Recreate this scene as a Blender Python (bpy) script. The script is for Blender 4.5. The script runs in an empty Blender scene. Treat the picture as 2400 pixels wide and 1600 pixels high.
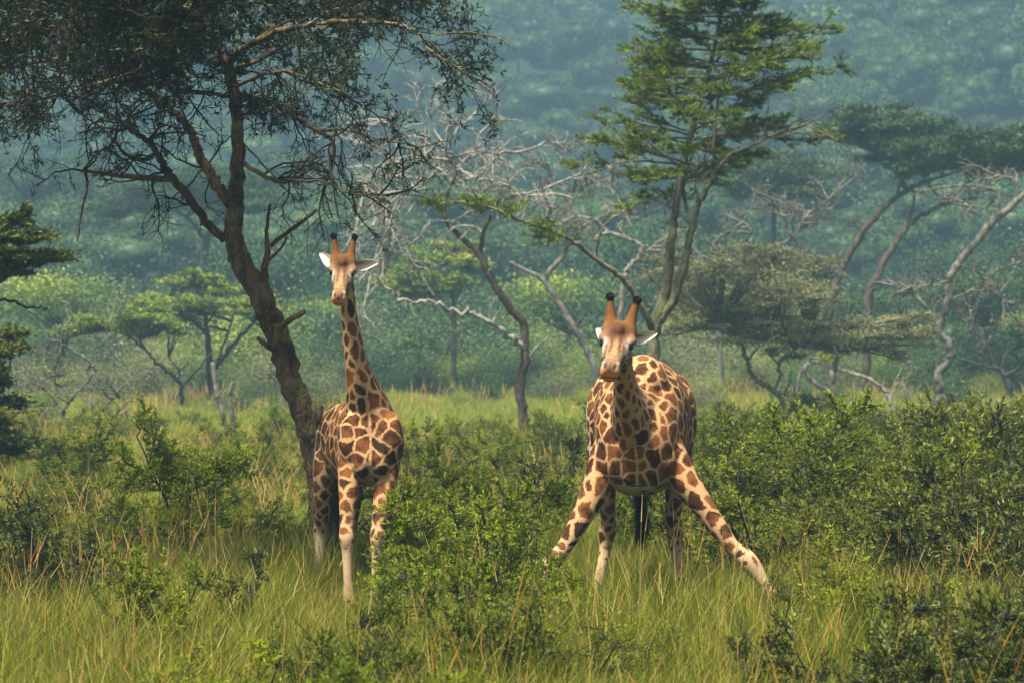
import bpy, math, random
import numpy as np
from mathutils import Vector, Matrix, noise as mnoise

# ------------------------------------------------------------------ camera, sky, sun, exposure
SC = bpy.context.scene
COL = SC.collection
CAM_H = 3.15
cam_d = bpy.data.cameras.new("camera"); cam = bpy.data.objects.new("camera", cam_d); COL.objects.link(cam)
cam.location = (0, 0, CAM_H); cam.rotation_euler = (math.radians(90), 0, 0)
cam_d.sensor_width = 36.0; cam_d.lens = 120.0; cam_d.clip_end = 5000.0
cam_d.dof.use_dof = True; cam_d.dof.focus_distance = 36.5; cam_d.dof.aperture_fstop = 3.6
SC.camera = cam

W = bpy.data.worlds.new("World"); SC.world = W; W.use_nodes = True
wn = W.node_tree.nodes; wl = W.node_tree.links
sky = wn.new("ShaderNodeTexSky"); sky.sky_type = 'NISHITA'; sky.sun_disc = False
SUN_EL, SUN_AZ = 65.0, 212.0          # azimuth clockwise from +Y: high, over the viewer's left shoulder
sky.sun_elevation = math.radians(SUN_EL); sky.sun_rotation = math.radians(SUN_AZ)
sky.air_density = 1.0; sky.dust_density = 3.0; sky.ozone_density = 1.0
bg = wn["Background"]; wl.new(sky.outputs[0], bg.inputs[0]); bg.inputs[1].default_value = 0.05
sun_d = bpy.data.lights.new("sun", 'SUN'); sun_o = bpy.data.objects.new("sun", sun_d); COL.objects.link(sun_o)
sun_d.energy = 4.6; sun_d.angle = math.radians(11); sun_d.color = (1.0, 0.93, 0.79)
el, az = math.radians(SUN_EL), math.radians(SUN_AZ)
sv = Vector((math.sin(az) * math.cos(el), math.cos(az) * math.cos(el), math.sin(el)))
sun_o.rotation_euler = sv.to_track_quat('Z', 'Y').to_euler()
vs = SC.view_settings
vs.view_transform = 'Standard'; vs.look = 'None'; vs.exposure = 1.52; vs.gamma = 1.0; vs.use_curve_mapping = False
SC.render.engine = 'CYCLES'
cy = SC.cycles
cy.max_bounces = 6; cy.diffuse_bounces = 3; cy.glossy_bounces = 2; cy.transmission_bounces = 4
cy.volume_bounces = 1; cy.transparent_max_bounces = 6; cy.use_denoising = True
cy.sample_clamp_indirect = 6.0

# ------------------------------------------------------------------ helpers
F = 8000.0                                   # focal length in pixels of a 2400 wide frame
K = 2400 / 2352.0
def P(px, py, Y):                            # a point seen at (px,py) of a 2352 wide view, Y metres away
    return np.array([(px * K - 1200) * Y / F, Y, CAM_H - (py * K - 800) * Y / F])
def P24(px, py, Y):
    return np.array([(px - 1200) * Y / F, Y, CAM_H - (py - 800) * Y / F])
def pxm(w, Y): return w * K * Y / F
RNG = np.random.default_rng

def sstep(a, b, x):
    t = np.clip((x - a) / (b - a), 0, 1); return t * t * (3 - 2 * t)
def gz(x, y):                                # height of the ground
    x = np.asarray(x, float); y = np.asarray(y, float)
    far = sstep(60, 140, y)
    z = 0.25 * far * np.sin(x * .07 + 1) * np.sin(y * .05)
    t = np.clip((y - 215) / (690 - 215), 0, 1.25)
    rise = 61 * (t ** 1.25) - 14 * np.clip(t - 1, 0, 1) * 8
    amp = sstep(230, 420, y)
    bumps = 6.5 * np.sin(x * .021 + y * .011 + .6) * amp + 3.6 * np.sin(x * .05 - y * .023 + 2) * amp + 6 * np.sin(y * .028 + x * .009) * amp
    saddle = 6.0 * np.exp(-((x - .119 * y) / 7.5) ** 2) * sstep(400, 560, y)
    return z + rise + bumps + 0.02 * x * amp + 3.5 * amp - saddle

STUFF_PARTS = ('twigs', 'crown', 'foliage', 'stems', 'dead_twigs', 'mane', 'tail_tuft', 'horn_tuft', 'eyelash')
class MB:
    """collects geometry, then links it as ONE mesh object"""
    def __init__(s): s.v = []; s.q = []; s.t = []; s.n = 0; s.tint = []
    def add(s, v, q=None, t=None, tint=None):
        v = np.asarray(v, float).reshape(-1, 3)
        s.v.append(v)
        s.tint.append(np.broadcast_to(np.asarray(.5 if tint is None else tint, float), (len(v),)).copy())
        if q is not None and len(q): s.q.append(np.asarray(q, np.int64).reshape(-1, 4) + s.n)
        if t is not None and len(t): s.t.append(np.asarray(t, np.int64).reshape(-1, 3) + s.n)
        s.n += len(v)
    def mesh(s, name, smooth=False, origin=None):
        v = np.concatenate(s.v) if s.v else np.zeros((0, 3))
        if origin is not None: v = v - np.asarray(origin)
        q = np.concatenate(s.q) if s.q else np.zeros((0, 4), np.int64)
        t = np.concatenate(s.t) if s.t else np.zeros((0, 3), np.int64)
        m = bpy.data.meshes.new(name)
        m.vertices.add(len(v)); m.vertices.foreach_set("co", v.astype(np.float32).ravel())
        m.loops.add(len(q) * 4 + len(t) * 3)
        m.loops.foreach_set("vertex_index", np.concatenate([q.ravel(), t.ravel()]).astype(np.int32))
        m.polygons.add(len(q) + len(t))
        ls = np.concatenate([np.arange(len(q)) * 4, len(q) * 4 + np.arange(len(t)) * 3]).astype(np.int32)
        m.polygons.foreach_set("loop_start", ls)
        m.update(calc_edges=True)
        if smooth: m.polygons.foreach_set("use_smooth", np.ones(len(m.polygons), bool))
        a = m.attributes.new("tint", 'FLOAT', 'POINT')
        a.data.foreach_set("value", np.concatenate(s.tint).astype(np.float32) if s.tint else np.zeros(0, np.float32))
        return m
    def build(s, name, mat, parent=None, smooth=False, origin=None):
        m = s.mesh(name, smooth, origin); m.materials.append(mat)
        o = link(name, m, parent)
        if name in STUFF_PARTS: o['kind'] = 'stuff'
        return o

def link(name, data, parent=None, loc=None):
    o = bpy.data.objects.new(name, data); COL.objects.link(o)
    if parent is not None: o.parent = parent
    if loc is not None: o.location = loc
    if name in STUFF_PARTS and data is not None: o['kind'] = 'stuff'
    return o
def thing(name, label, cat, loc=(0, 0, 0), group=None, rz=0.0, s=1.0):
    o = link(name, None); o.location = loc; o.rotation_euler = (0, 0, rz); o.scale = (s, s, s)
    o.empty_display_size = .1
    o["label"] = label; o["category"] = cat
    if group: o["group"] = group
    return o
def tag(o, label=None, cat=None, group=None, kind=None):
    if label: o["label"] = label
    if cat: o["category"] = cat
    if group: o["group"] = group
    if kind: o["kind"] = kind
    return o

def nrm(a):
    return a / np.maximum(np.linalg.norm(a, axis=-1, keepdims=True), 1e-9)
def tubes(mb, Pl, r0, r1, sides=4, tint=None, power=1.0):
    """Pl (N,k,3) polylines of equal length, radius r0 -> r1"""
    N, k, _ = Pl.shape
    if N == 0: return
    T = np.gradient(Pl, axis=1); T = nrm(T)
    ref = np.where(np.abs(T[..., 2:3]) > .9, np.array([1., 0, 0]), np.array([0, 0, 1.]))
    A = nrm(np.cross(T, ref)); B = np.cross(T, A)
    u = np.linspace(0, 1, k)[None, :] ** power
    r = np.asarray(r0).reshape(-1, 1) * (1 - u) + np.asarray(r1).reshape(-1, 1) * u
    r = np.broadcast_to(r, (N, k))
    ang = np.arange(sides) * 2 * np.pi / sides
    V = Pl[:, :, None, :] + r[:, :, None, None] * (A[:, :, None, :] * np.cos(ang)[None, None, :, None] + B[:, :, None, :] * np.sin(ang)[None, None, :, None])
    i = np.arange(N)[:, None, None] * k * sides; j = np.arange(k - 1)[None, :, None] * sides
    a = np.arange(sides)[None, None, :]; b = (a + 1) % sides
    q = np.stack([i + j + a, i + j + b, i + j + sides + b, i + j + sides + a], -1)
    tt = None if tint is None else np.repeat(np.broadcast_to(tint, (N,)), k * sides)
    mb.add(V.reshape(-1, 3), q=q.reshape(-1, 4), tint=tt)

def catmull(pts, per=6):
    pts = np.asarray(pts, float)
    if len(pts) < 3:
        t = np.linspace(0, 1, per + 1)[:, None]; return pts[0] * (1 - t) + pts[1] * t
    p = np.vstack([2 * pts[0] - pts[1], pts, 2 * pts[-1] - pts[-2]])
    out = []
    for i in range(1, len(p) - 2):
        t = np.arange(per)[:, None] / per
        a, b, c, d = p[i - 1], p[i], p[i + 1], p[i + 2]
        out.append(.5 * ((2 * b) + (c - a) * t + (2 * a - 5 * b + 4 * c - d) * t ** 2 + (3 * b - a - 3 * c + d) * t ** 3))
    out.append(p[-2][None])
    return np.concatenate(out)

def limb_mesh(mb, rng, line, rad, sides=10, knob=.12, cap=True):
    """one gnarled limb along an (n,3) line with per-point radius"""
    n = len(line)
    T = nrm(np.gradient(line, axis=0))
    A = np.zeros_like(T); a = np.array([.3, -1, .1])
    for i in range(n):
        a = a - T[i] * a.dot(T[i]); a /= max(np.linalg.norm(a), 1e-9); A[i] = a
    B = np.cross(T, A)
    ang = np.arange(sides) * 2 * np.pi / sides
    rr = np.asarray(rad)[:, None] * (1 + knob * rng.normal(0, .55, (n, sides)))
    ph = rng.uniform(0, 6, 3)
    s = np.linspace(0, 1, n)[:, None]
    rr *= 1 + knob * np.sin(ang[None] * 2 + ph[0] + s * 5) + .6 * knob * np.sin(ang[None] * 3 + ph[1] - s * 7)
    V = line[:, None] + rr[..., None] * (A[:, None] * np.cos(ang)[None, :, None] + B[:, None] * np.sin(ang)[None, :, None])
    j = np.arange(n - 1)[:, None] * sides; aa = np.arange(sides)[None]; bb = (aa + 1) % sides
    q = np.stack([j + aa, j + bb, j + sides + bb, j + sides + aa], -1).reshape(-1, 4)
    V = V.reshape(-1, 3); t = []
    if cap:
        V = np.vstack([V, line[-1] + T[-1] * rad[-1] * .5]); e = len(V) - 1; o = (n - 1) * sides
        t = [(o + k, o + (k + 1) % sides, e) for k in range(sides)]
    mb.add(V, q=q, t=t)

def grow(rng, start, dirs, length, k, wig, trop=(0, 0, 0)):
    N = len(start); Pl = np.zeros((N, k, 3)); Pl[:, 0] = start
    d = nrm(np.asarray(dirs, float)); st = (np.asarray(length, float) * np.ones(N) / (k - 1))[:, None]
    tr = np.asarray(trop, float)
    for i in range(1, k):
        d = nrm(d + rng.normal(0, wig, (N, 3)) + tr)
        Pl[:, i] = Pl[:, i - 1] + d * st
    return Pl
def along(rng, Pl, n, t0=.2, t1=1.0):
    """n random points on each polyline -> positions, directions, t, parent index"""
    N, k, _ = Pl.shape
    t = rng.uniform(t0, t1, (N, n)) * (k - 1); i = np.minimum(t.astype(int), k - 2); f = (t - i)[..., None]
    idx = np.arange(N)[:, None]
    a, b = Pl[idx, i], Pl[idx, i + 1]
    return (a * (1 - f) + b * f).reshape(-1, 3), nrm(b - a).reshape(-1, 3), (t / (k - 1)).ravel(), np.repeat(np.arange(N), n)
def splay(rng, d, lo, hi, flat=1.0):
    """directions leaning lo..hi degrees away from d"""
    r = rng.normal(0, 1, d.shape); r = nrm(r - d * (r * d).sum(-1, keepdims=True))
    a = np.radians(rng.uniform(lo, hi, (len(d), 1)))
    o = d * np.cos(a) + r * np.sin(a); o[:, 2] *= flat
    return nrm(o)
def leaves(mb, rng, pos, dirs, L, Wd, tint):
    """one narrow diamond leaf per position"""
    N = len(pos)
    if N == 0: return
    d = nrm(dirs); r = rng.normal(0, 1, (N, 3)); s = nrm(np.cross(d, r))
    L = (np.asarray(L) * np.ones(N))[:, None]; Wd = (np.asarray(Wd) * np.ones(N))[:, None]
    mid = pos + d * L * .45
    V = np.stack([pos, mid + s * Wd * .5, pos + d * L, mid - s * Wd * .5], 1)
    q = np.arange(N * 4).reshape(N, 4)
    mb.add(V.reshape(-1, 3), q=q, tint=np.repeat(np.clip(tint * np.ones(N), 0, 1), 4))
def sphere_pts(rng, n):
    return nrm(rng.normal(0, 1, (n, 3)))

# ------------------------------------------------------------------ materials
def new_mat(name):
    m = bpy.data.materials.new(name); m.use_nodes = True
    nt = m.node_tree; nt.nodes.clear()
    out = nt.nodes.new("ShaderNodeOutputMaterial")
    return m, nt, out
def nd(nt, typ, **kw):
    n = nt.nodes.new(typ)
    for k, v in kw.items():
        if k.startswith("_"): setattr(n, k[1:], v)
        else: n.inputs[k.replace("__", " ")].default_value = v
    return n
def rgb(c): return (c[0], c[1], c[2], 1.0)
def mixc(nt, fac, a, b, mode='MIX'):
    n = nt.nodes.new("ShaderNodeMix"); n.data_type = 'RGBA'; n.blend_type = mode
    for sock, val in ((n.inputs[0], fac), (n.inputs[6], a), (n.inputs[7], b)):
        if isinstance(val, bpy.types.NodeSocket): nt.links.new(val, sock)
        elif isinstance(val, (tuple, list)): sock.default_value = rgb(val)
        else: sock.default_value = val
    return n.outputs[2]
def mth(nt, op, a, b=None, c=None, clamp=False):
    n = nt.nodes.new("ShaderNodeMath"); n.operation = op; n.use_clamp = clamp
    for i, val in enumerate((a, b, c)):
        if val is None: continue
        if isinstance(val, bpy.types.NodeSocket): nt.links.new(val, n.inputs[i])
        else: n.inputs[i].default_value = val
    return n.outputs[0]
def noise_n(nt, scale, detail=3, rough=.6, vec=None):
    n = nd(nt, "ShaderNodeTexNoise", Scale=scale, Detail=detail, Roughness=rough)
    if vec is not None: nt.links.new(vec, n.inputs["Vector"])
    return n.outputs[0]
def attr(nt, name, out=2):
    n = nt.nodes.new("ShaderNodeAttribute"); n.attribute_name = name; return n.outputs[out]
def ramp01(nt, v, lo, hi):
    n = nt.nodes.new("ShaderNodeMapRange"); n.interpolation_type = 'SMOOTHSTEP'
    nt.links.new(v, n.inputs[0])
    for i, val in ((1, lo), (2, hi)):
        if isinstance(val, bpy.types.NodeSocket): nt.links.new(val, n.inputs[i])
        else: n.inputs[i].default_value = val
    return n.outputs[0]

def leaf_mat(name, dark, light, third=None, trans=.35, patch=.0, patch_col=None, patch_scale=.25, rnd=.5, rough=.55):
    m, nt, out = new_mat(name)
    t = attr(nt, "tint")
    c = mixc(nt, ramp01(nt, t, .1, .9), dark, light)
    if third is not None: c = mixc(nt, ramp01(nt, t, .86, .94), c, third)
    oi = nt.nodes.new("ShaderNodeObjectInfo")
    hs = nd(nt, "ShaderNodeHueSaturation"); nt.links.new(c, hs.inputs["Color"])
    nt.links.new(mth(nt, 'MULTIPLY_ADD', oi.outputs["Random"], .05 * rnd, .5 - .025 * rnd), hs.inputs["Hue"])
    nt.links.new(mth(nt, 'MULTIPLY_ADD', oi.outputs["Random"], -.7 * rnd, 1 + .35 * rnd), hs.inputs["Value"])
    c = hs.outputs[0]
    if patch_col is not None:
        g = nt.nodes.new("ShaderNodeNewGeometry")
        c = mixc(nt, mth(nt, 'MULTIPLY', ramp01(nt, noise_n(nt, patch_scale, 3, .55, g.outputs["Position"]), .42, .62), patch), c, patch_col)
    p = nd(nt, "ShaderNodeBsdfPrincipled", Roughness=rough); p.inputs["Specular IOR Level"].default_value = .25
    nt.links.new(c, p.inputs["Base Color"])
    tr = nt.nodes.new("ShaderNodeBsdfTranslucent"); nt.links.new(c, tr.inputs[0])
    mx = nt.nodes.new("ShaderNodeMixShader"); mx.inputs[0].default_value = trans
    nt.links.new(p.outputs[0], mx.inputs[1]); nt.links.new(tr.outputs[0], mx.inputs[2]); nt.links.new(mx.outputs[0], out.inputs[0])
    return m
def bark_mat(name, dark, light, scale=9.0, moss=None, bump=.5):
    m, nt, out = new_mat(name)
    tc = nt.nodes.new("ShaderNodeTexCoord")
    mp = nd(nt, "ShaderNodeMapping"); mp.inputs["Scale"].default_value = (1, 1, .35)
    nt.links.new(tc.outputs["Object"], mp.inputs[0])
    n1 = noise_n(nt, scale, 6, .7, mp.outputs[0]); n2 = noise_n(nt, scale * 5, 3, .6, mp.outputs[0])
    c = mixc(nt, ramp01(nt, n1, .36, .64), dark, light)
    c = mixc(nt, .5, c, mixc(nt, n2, (.25, .25, .25), (1, 1, 1)), 'MULTIPLY')
    if moss is not None:
        c = mixc(nt, mth(nt, 'MULTIPLY', ramp01(nt, noise_n(nt, 2.3, 4, .6, tc.outputs["Object"]), .5, .66), .65), c, moss)
    vo = nd(nt, "ShaderNodeTexVoronoi", Scale=scale * 2.2); vo.feature = 'DISTANCE_TO_EDGE'; nt.links.new(mp.outputs[0], vo.inputs["Vector"])
    h = mth(nt, 'ADD', n1, mth(nt, 'MULTIPLY', ramp01(nt, vo.outputs[0], 0, .2), .5))
    b = nd(nt, "ShaderNodeBump", Strength=bump, Distance=.03); nt.links.new(h, b.inputs["Height"])
    p = nd(nt, "ShaderNodeBsdfPrincipled", Roughness=.85); p.inputs["Specular IOR Level"].default_value = .2
    nt.links.new(c, p.inputs["Base Color"]); nt.links.new(b.outputs[0], p.inputs["Normal"]); nt.links.new(p.outputs[0], out.inputs[0])
    return m
def plain_mat(name, col, rough=.6, spec=.3, var=.25, scale=20):
    m, nt, out = new_mat(name)
    tc = nt.nodes.new("ShaderNodeTexCoord")
    c = mixc(nt, noise_n(nt, scale, 4, .6, tc.outputs["Object"]), tuple(x * (1 - var) for x in col), tuple(min(1, x * (1 + var)) for x in col))
    p = nd(nt, "ShaderNodeBsdfPrincipled", Roughness=rough); p.inputs["Specular IOR Level"].default_value = spec
    nt.links.new(c, p.inputs["Base Color"]); nt.links.new(p.outputs[0], out.inputs[0])
    return m

M = {}
M['acacia_leaf'] = leaf_mat('acacia_leaf', (.009, .017, .004), (.027, .043, .008), third=(.10, .115, .02), trans=.2, rnd=.1)
M['conifer_leaf'] = leaf_mat('spray_leaf', (.035, .068, .006), (.21, .29, .014), third=(.33, .38, .03), trans=.3, rnd=.1)
M['umbrella_leaf'] = leaf_mat('umbrella_leaf', (.055, .11, .022), (.23, .29, .03), third=(.38, .38, .05), trans=.3, rnd=.2)
M['dark_leaf'] = leaf_mat('dark_crown_leaf', (.010, .034, .013), (.06, .105, .022), third=(.20, .17, .045), trans=.25, rnd=.2)
M['olive_leaf'] = leaf_mat('olive_leaf', (.045, .055, .022), (.20, .205, .075), third=(.30, .31, .08), trans=.2, rnd=.1)
M['forest_leaf'] = leaf_mat('forest_leaf', (.008, .030, .014), (.05, .095, .026), third=(.10, .15, .045), trans=.2, rnd=1.5, patch=.55, patch_col=(.075, .13, .026), patch_scale=.035)
M['shrub_leaf'] = leaf_mat('shrub_leaf', (.065, .088, .006), (.25, .29, .016), third=(.34, .37, .05), trans=.5, rnd=.5)
M['shrub_dark'] = leaf_mat('dark_shrub_leaf', (.032, .046, .006), (.115, .14, .012), third=(.2, .21, .03), trans=.25, rnd=.4)  # dark leaf colour, also standing in for shade in the lower corners
M['shrub_bright'] = leaf_mat('bright_shrub_leaf', (.095, .135, .006), (.31, .37, .016), third=(.36, .40, .05), trans=.5, rnd=.3)
M['grass'] = leaf_mat('grass_blade', (.036, .052, .003), (.25, .295, .012), third=(.40, .35, .06), trans=.45, rnd=.5, patch=.25, patch_col=(.22, .21, .03), patch_scale=.16)
M['straw'] = leaf_mat('straw_grass', (.26, .17, .04), (.46, .33, .10), third=(.42, .22, .04), trans=.3, rnd=.5)
M['farwood'] = leaf_mat('meadow_blade', (.10, .14, .008), (.33, .39, .022), third=(.46, .43, .09), trans=.45, rnd=.5, patch=.35, patch_col=(.32, .31, .07), patch_scale=.05)
M['bark_big'] = bark_mat('acacia_bark', (.034, .023, .014), (.19, .125, .068), 7, moss=(.16, .15, .04), bump=.9)
M['twig_dark'] = bark_mat('dark_twig', (.012, .009, .006), (.045, .034, .02), 8)
M['bark_brown'] = bark_mat('brown_bark', (.025, .018, .013), (.11, .08, .055), 5)
M['bark_green'] = bark_mat('lichen_bark', (.07, .065, .04), (.22, .21, .13), 6, moss=(.14, .16, .05))
M['bark_grey'] = bark_mat('weathered_bark', (.05, .045, .036), (.20, .185, .15), 5)
M['bark_pale'] = bark_mat('dead_pale_wood', (.09, .075, .06), (.33, .295, .245), 6)
M['bleached'] = bark_mat('bleached_wood', (.12, .11, .09), (.39, .365, .315), 6)
M['bark_dark'] = bark_mat('dark_bark', (.016, .014, .014), (.06, .05, .045), 5)

# ------------------------------------------------------------------ ground and hills (one sheet)
def build_ground():
    ys = np.concatenate([np.linspace(-30, 60, 46), np.linspace(64, 220, 60), np.linspace(226, 720, 90), np.linspace(740, 1500, 20)])
    us = np.linspace(-1, 1, 81)
    X = us[None] * (40 + ys[:, None].clip(0) * .42); Y = np.broadcast_to(ys[:, None], X.shape)
    Z = gz(X, Y)
    near = (Y < 120)
    Z = Z + np.where(near, .03 * np.sin(X * 2.1 + Y) * np.sin(Y * 1.7 - X * .6), 0) - .03
    V = np.stack([X, Y, Z], -1).reshape(-1, 3); n, k = X.shape
    i = np.arange(n - 1)[:, None] * k; j = np.arange(k - 1)[None]
    q = np.stack([i + j, i + j + 1, i + j + k + 1, i + j + k], -1)
    mb = MB(); mb.add(V, q=q)
    m, nt, out = new_mat('savanna_soil')
    g = nt.nodes.new("ShaderNodeNewGeometry"); pos = g.outputs["Position"]
    c = mixc(nt, ramp01(nt, noise_n(nt, .35, 5, .6, pos), .35, .65), (.045, .055, .018), (.10, .085, .035))
    c = mixc(nt, .5, c, mixc(nt, noise_n(nt, 7, 4, .7, pos), (.3, .3, .3), (1, 1, 1)), 'MULTIPLY')
    sep = nt.nodes.new("ShaderNodeSeparateXYZ"); nt.links.new(pos, sep.inputs[0])
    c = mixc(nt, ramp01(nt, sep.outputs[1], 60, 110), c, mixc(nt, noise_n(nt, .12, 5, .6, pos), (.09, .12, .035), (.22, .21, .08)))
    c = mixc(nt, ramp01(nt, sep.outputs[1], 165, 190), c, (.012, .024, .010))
    b = nd(nt, "ShaderNodeBump", Strength=.6, Distance=.1); nt.links.new(noise_n(nt, 3, 5, .7, pos), b.inputs["Height"])
    p = nd(nt, "ShaderNodeBsdfPrincipled", Roughness=.95); p.inputs["Specular IOR Level"].default_value = .1
    nt.links.new(c, p.inputs["Base Color"]); nt.links.new(b.outputs[0], p.inputs["Normal"]); nt.links.new(p.outputs[0], out.inputs[0])
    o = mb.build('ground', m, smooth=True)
    tag(o, 'grassy savanna ground rising into wooded hills', kind='structure')
build_ground()

# ------------------------------------------------------------------ air
def build_haze():
    mb = MB()
    x0, x1, y0, y1, z0, z1 = -420, 420, -60, 1480, -60, 125
    v = [(x, y, z) for z in (z0, z1) for y in (y0, y1) for x in (x0, x1)]
    mb.add(v, q=[(0, 2, 3, 1), (4, 5, 7, 6), (0, 1, 5, 4), (2, 6, 7, 3), (0, 4, 6, 2), (1, 3, 7, 5)])
    m, nt, out = new_mat('haze_air')
    pv = nt.nodes.new("ShaderNodeVolumePrincipled")
    pv.inputs["Color"].default_value = (.42, .72, .92, 1); pv.inputs["Density"].default_value = HAZE; pv.inputs["Anisotropy"].default_value = .1
    nt.links.new(pv.outputs[0], out.inputs["Volume"])
    o = mb.build('haze', m); tag(o, kind='stuff', label='thin blue haze hanging over the valley')
HAZE = 0.00052
build_haze()

# ------------------------------------------------------------------ scattered masses through geometry nodes
def scatter(name, label, pts, rot, scl, idx, sources, mat_unused=None):
    lib = bpy.data.collections.new(name + "_kinds")
    for k, me in enumerate(sources):
        so = bpy.data.objects.new("%s_%02d" % (name, k), me); lib.objects.link(so)
    m = bpy.data.meshes.new(name); m.vertices.add(len(pts)); m.vertices.foreach_set("co", np.asarray(pts, np.float32).ravel())
    a = m.attributes.new("rot", 'FLOAT_VECTOR', 'POINT'); a.data.foreach_set("vector", np.asarray(rot, np.float32).ravel())
    a = m.attributes.new("scl", 'FLOAT_VECTOR', 'POINT'); a.data.foreach_set("vector", np.asarray(scl, np.float32).ravel())
    a = m.attributes.new("idx", 'INT', 'POINT'); a.data.foreach_set("value", np.asarray(idx, np.int32))
    o = link(name, m); tag(o, label, kind='stuff')
    ng = bpy.data.node_groups.new(name + "_nodes", 'GeometryNodeTree')
    ng.interface.new_socket("Geometry", in_out='INPUT', socket_type='NodeSocketGeometry')
    ng.interface.new_socket("Geometry", in_out='OUTPUT', socket_type='NodeSocketGeometry')
    gi = ng.nodes.new("NodeGroupInput"); go = ng.nodes.new("NodeGroupOutput")
    ip = ng.nodes.new("GeometryNodeInstanceOnPoints"); ci = ng.nodes.new("GeometryNodeCollectionInfo")
    ci.inputs["Collection"].default_value = lib; ci.inputs["Separate Children"].default_value = True; ci.inputs["Reset Children"].default_value = True
    def na(nm, ty):
        n = ng.nodes.new("GeometryNodeInputNamedAttribute"); n.data_type = ty; n.inputs[0].default_value = nm; return n.outputs[0]
    L = ng.links
    L.new(gi.outputs[0], ip.inputs["Points"]); L.new(ci.outputs[0], ip.inputs["Instance"])
    ip.inputs["Pick Instance"].default_value = True
    L.new(na("idx", 'INT'), ip.inputs["Instance Index"]); L.new(na("rot", 'FLOAT_VECTOR'), ip.inputs["Rotation"]); L.new(na("scl", 'FLOAT_VECTOR'), ip.inputs["Scale"])
    L.new(ip.outputs[0], go.inputs[0])
    md = o.modifiers.new("scatter", 'NODES'); md.node_group = ng
    return o

# --- far wood on the hills: crowns of leaf clumps round an opaque core
def crown_mesh(seed, flat, n_lobes, nleaf, leaf, mat):
    rng = RNG(seed); mb = MB()
    c = sphere_pts(rng, n_lobes) * rng.uniform(.25, .75, (n_lobes, 1)) * np.array([1, 1, flat]); c[:, 2] += .75 + .25 * flat
    r = rng.uniform(.30, .52, n_lobes)
    for k in range(n_lobes):
        u = sphere_pts(rng, nleaf // n_lobes); u[:, 2] = np.where(u[:, 2] < -.3, -u[:, 2], u[:, 2])
        rad = r[k] * rng.uniform(.82, 1.12, (len(u), 1))
        pos = c[k] + u * rad * np.array([1, 1, .75])
        tint = np.clip(.42 + .22 * rng.normal() + rng.normal(0, .07, len(u)), 0, 1)
        leaves(mb, rng, pos, nrm(u + rng.normal(0, .7, u.shape)), leaf * rng.uniform(.6, 1.3, len(u)), leaf * .6, tint)
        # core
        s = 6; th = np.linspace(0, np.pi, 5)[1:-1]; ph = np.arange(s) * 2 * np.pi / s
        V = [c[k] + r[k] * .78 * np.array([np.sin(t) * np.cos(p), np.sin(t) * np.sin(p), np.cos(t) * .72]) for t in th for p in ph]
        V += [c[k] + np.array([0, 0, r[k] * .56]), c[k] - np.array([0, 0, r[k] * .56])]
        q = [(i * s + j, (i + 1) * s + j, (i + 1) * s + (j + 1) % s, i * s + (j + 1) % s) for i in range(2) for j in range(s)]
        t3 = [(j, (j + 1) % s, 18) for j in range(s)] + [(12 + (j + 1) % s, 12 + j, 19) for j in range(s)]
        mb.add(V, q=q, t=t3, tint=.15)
    tubes(mb, np.array([[[0, 0, -.6], [.03, .02, 0], [0, 0, .6]]], float), np.array([.05]), np.array([.03]), 5, tint=0.)
    me = mb.mesh("crown_%d" % seed); me.materials.append(mat); return me
def build_far_wood():
    rng = RNG(5)
    src = [crown_mesh(100 + i, f, n, nl, lf, M['forest_leaf']) for i, (f, n, nl, lf) in enumerate([(.5, 9, 5200, .062), (.75, 10, 5600, .06), (.35, 11, 5200, .062), (1.0, 8, 4800, .065), (.6, 13, 6000, .056)])]
    pts = []
    y = 208.0
    while y < 735:
        st = 4.6 + 2.6 * (y - 208) / 500
        hw = 18 + y * .21
        n = int(2 * hw / st)
        x = np.linspace(-hw, hw, n) + rng.normal(0, st * .4, n)
        yy = y + rng.normal(0, st * .45, n)
        keep = rng.random(n) < (.8 + .2 * sstep(240, 330, y))
        pts.append(np.stack([x[keep], yy[keep]], -1)); y += st
    p = np.concatenate(pts); n = len(p)
    s = np.clip(3.6 * np.exp(rng.normal(0, .32, n)), 2.2, 7.5) * (1 + .25 * (rng.random(n) < .12)) * (.55 + .45 * sstep(232, 330, p[:, 1]))
    z = gz(p[:, 0], p[:, 1]) + s * .1
    sc = np.stack([s * rng.uniform(.9, 1.25, n), s * rng.uniform(.9, 1.25, n), s * rng.uniform(.75, 1.15, n)], -1)
    rot = np.stack([np.zeros(n), np.zeros(n), rng.uniform(0, 6.28, n)], -1)
    scatter('far_wood', 'dense green wood covering the distant hillside', np.stack([p[:, 0], p[:, 1], z], -1), rot, sc, rng.integers(0, len(src), n), src)
build_far_wood()

# ------------------------------------------------------------------ trees
def line_of(pts, Y, per=6):
    p = np.array([P(q[0], q[1], Y + (q[2] if len(q) > 2 else 0)) for q in pts])
    return catmull(p, per)
def resample(line, k):
    s = np.concatenate([[0], np.cumsum(np.linalg.norm(np.diff(line, axis=0), axis=1))])
    u = np.linspace(0, s[-1], k)
    return np.stack([np.interp(u, s, line[:, i]) for i in range(3)], -1), s[-1]

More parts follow.
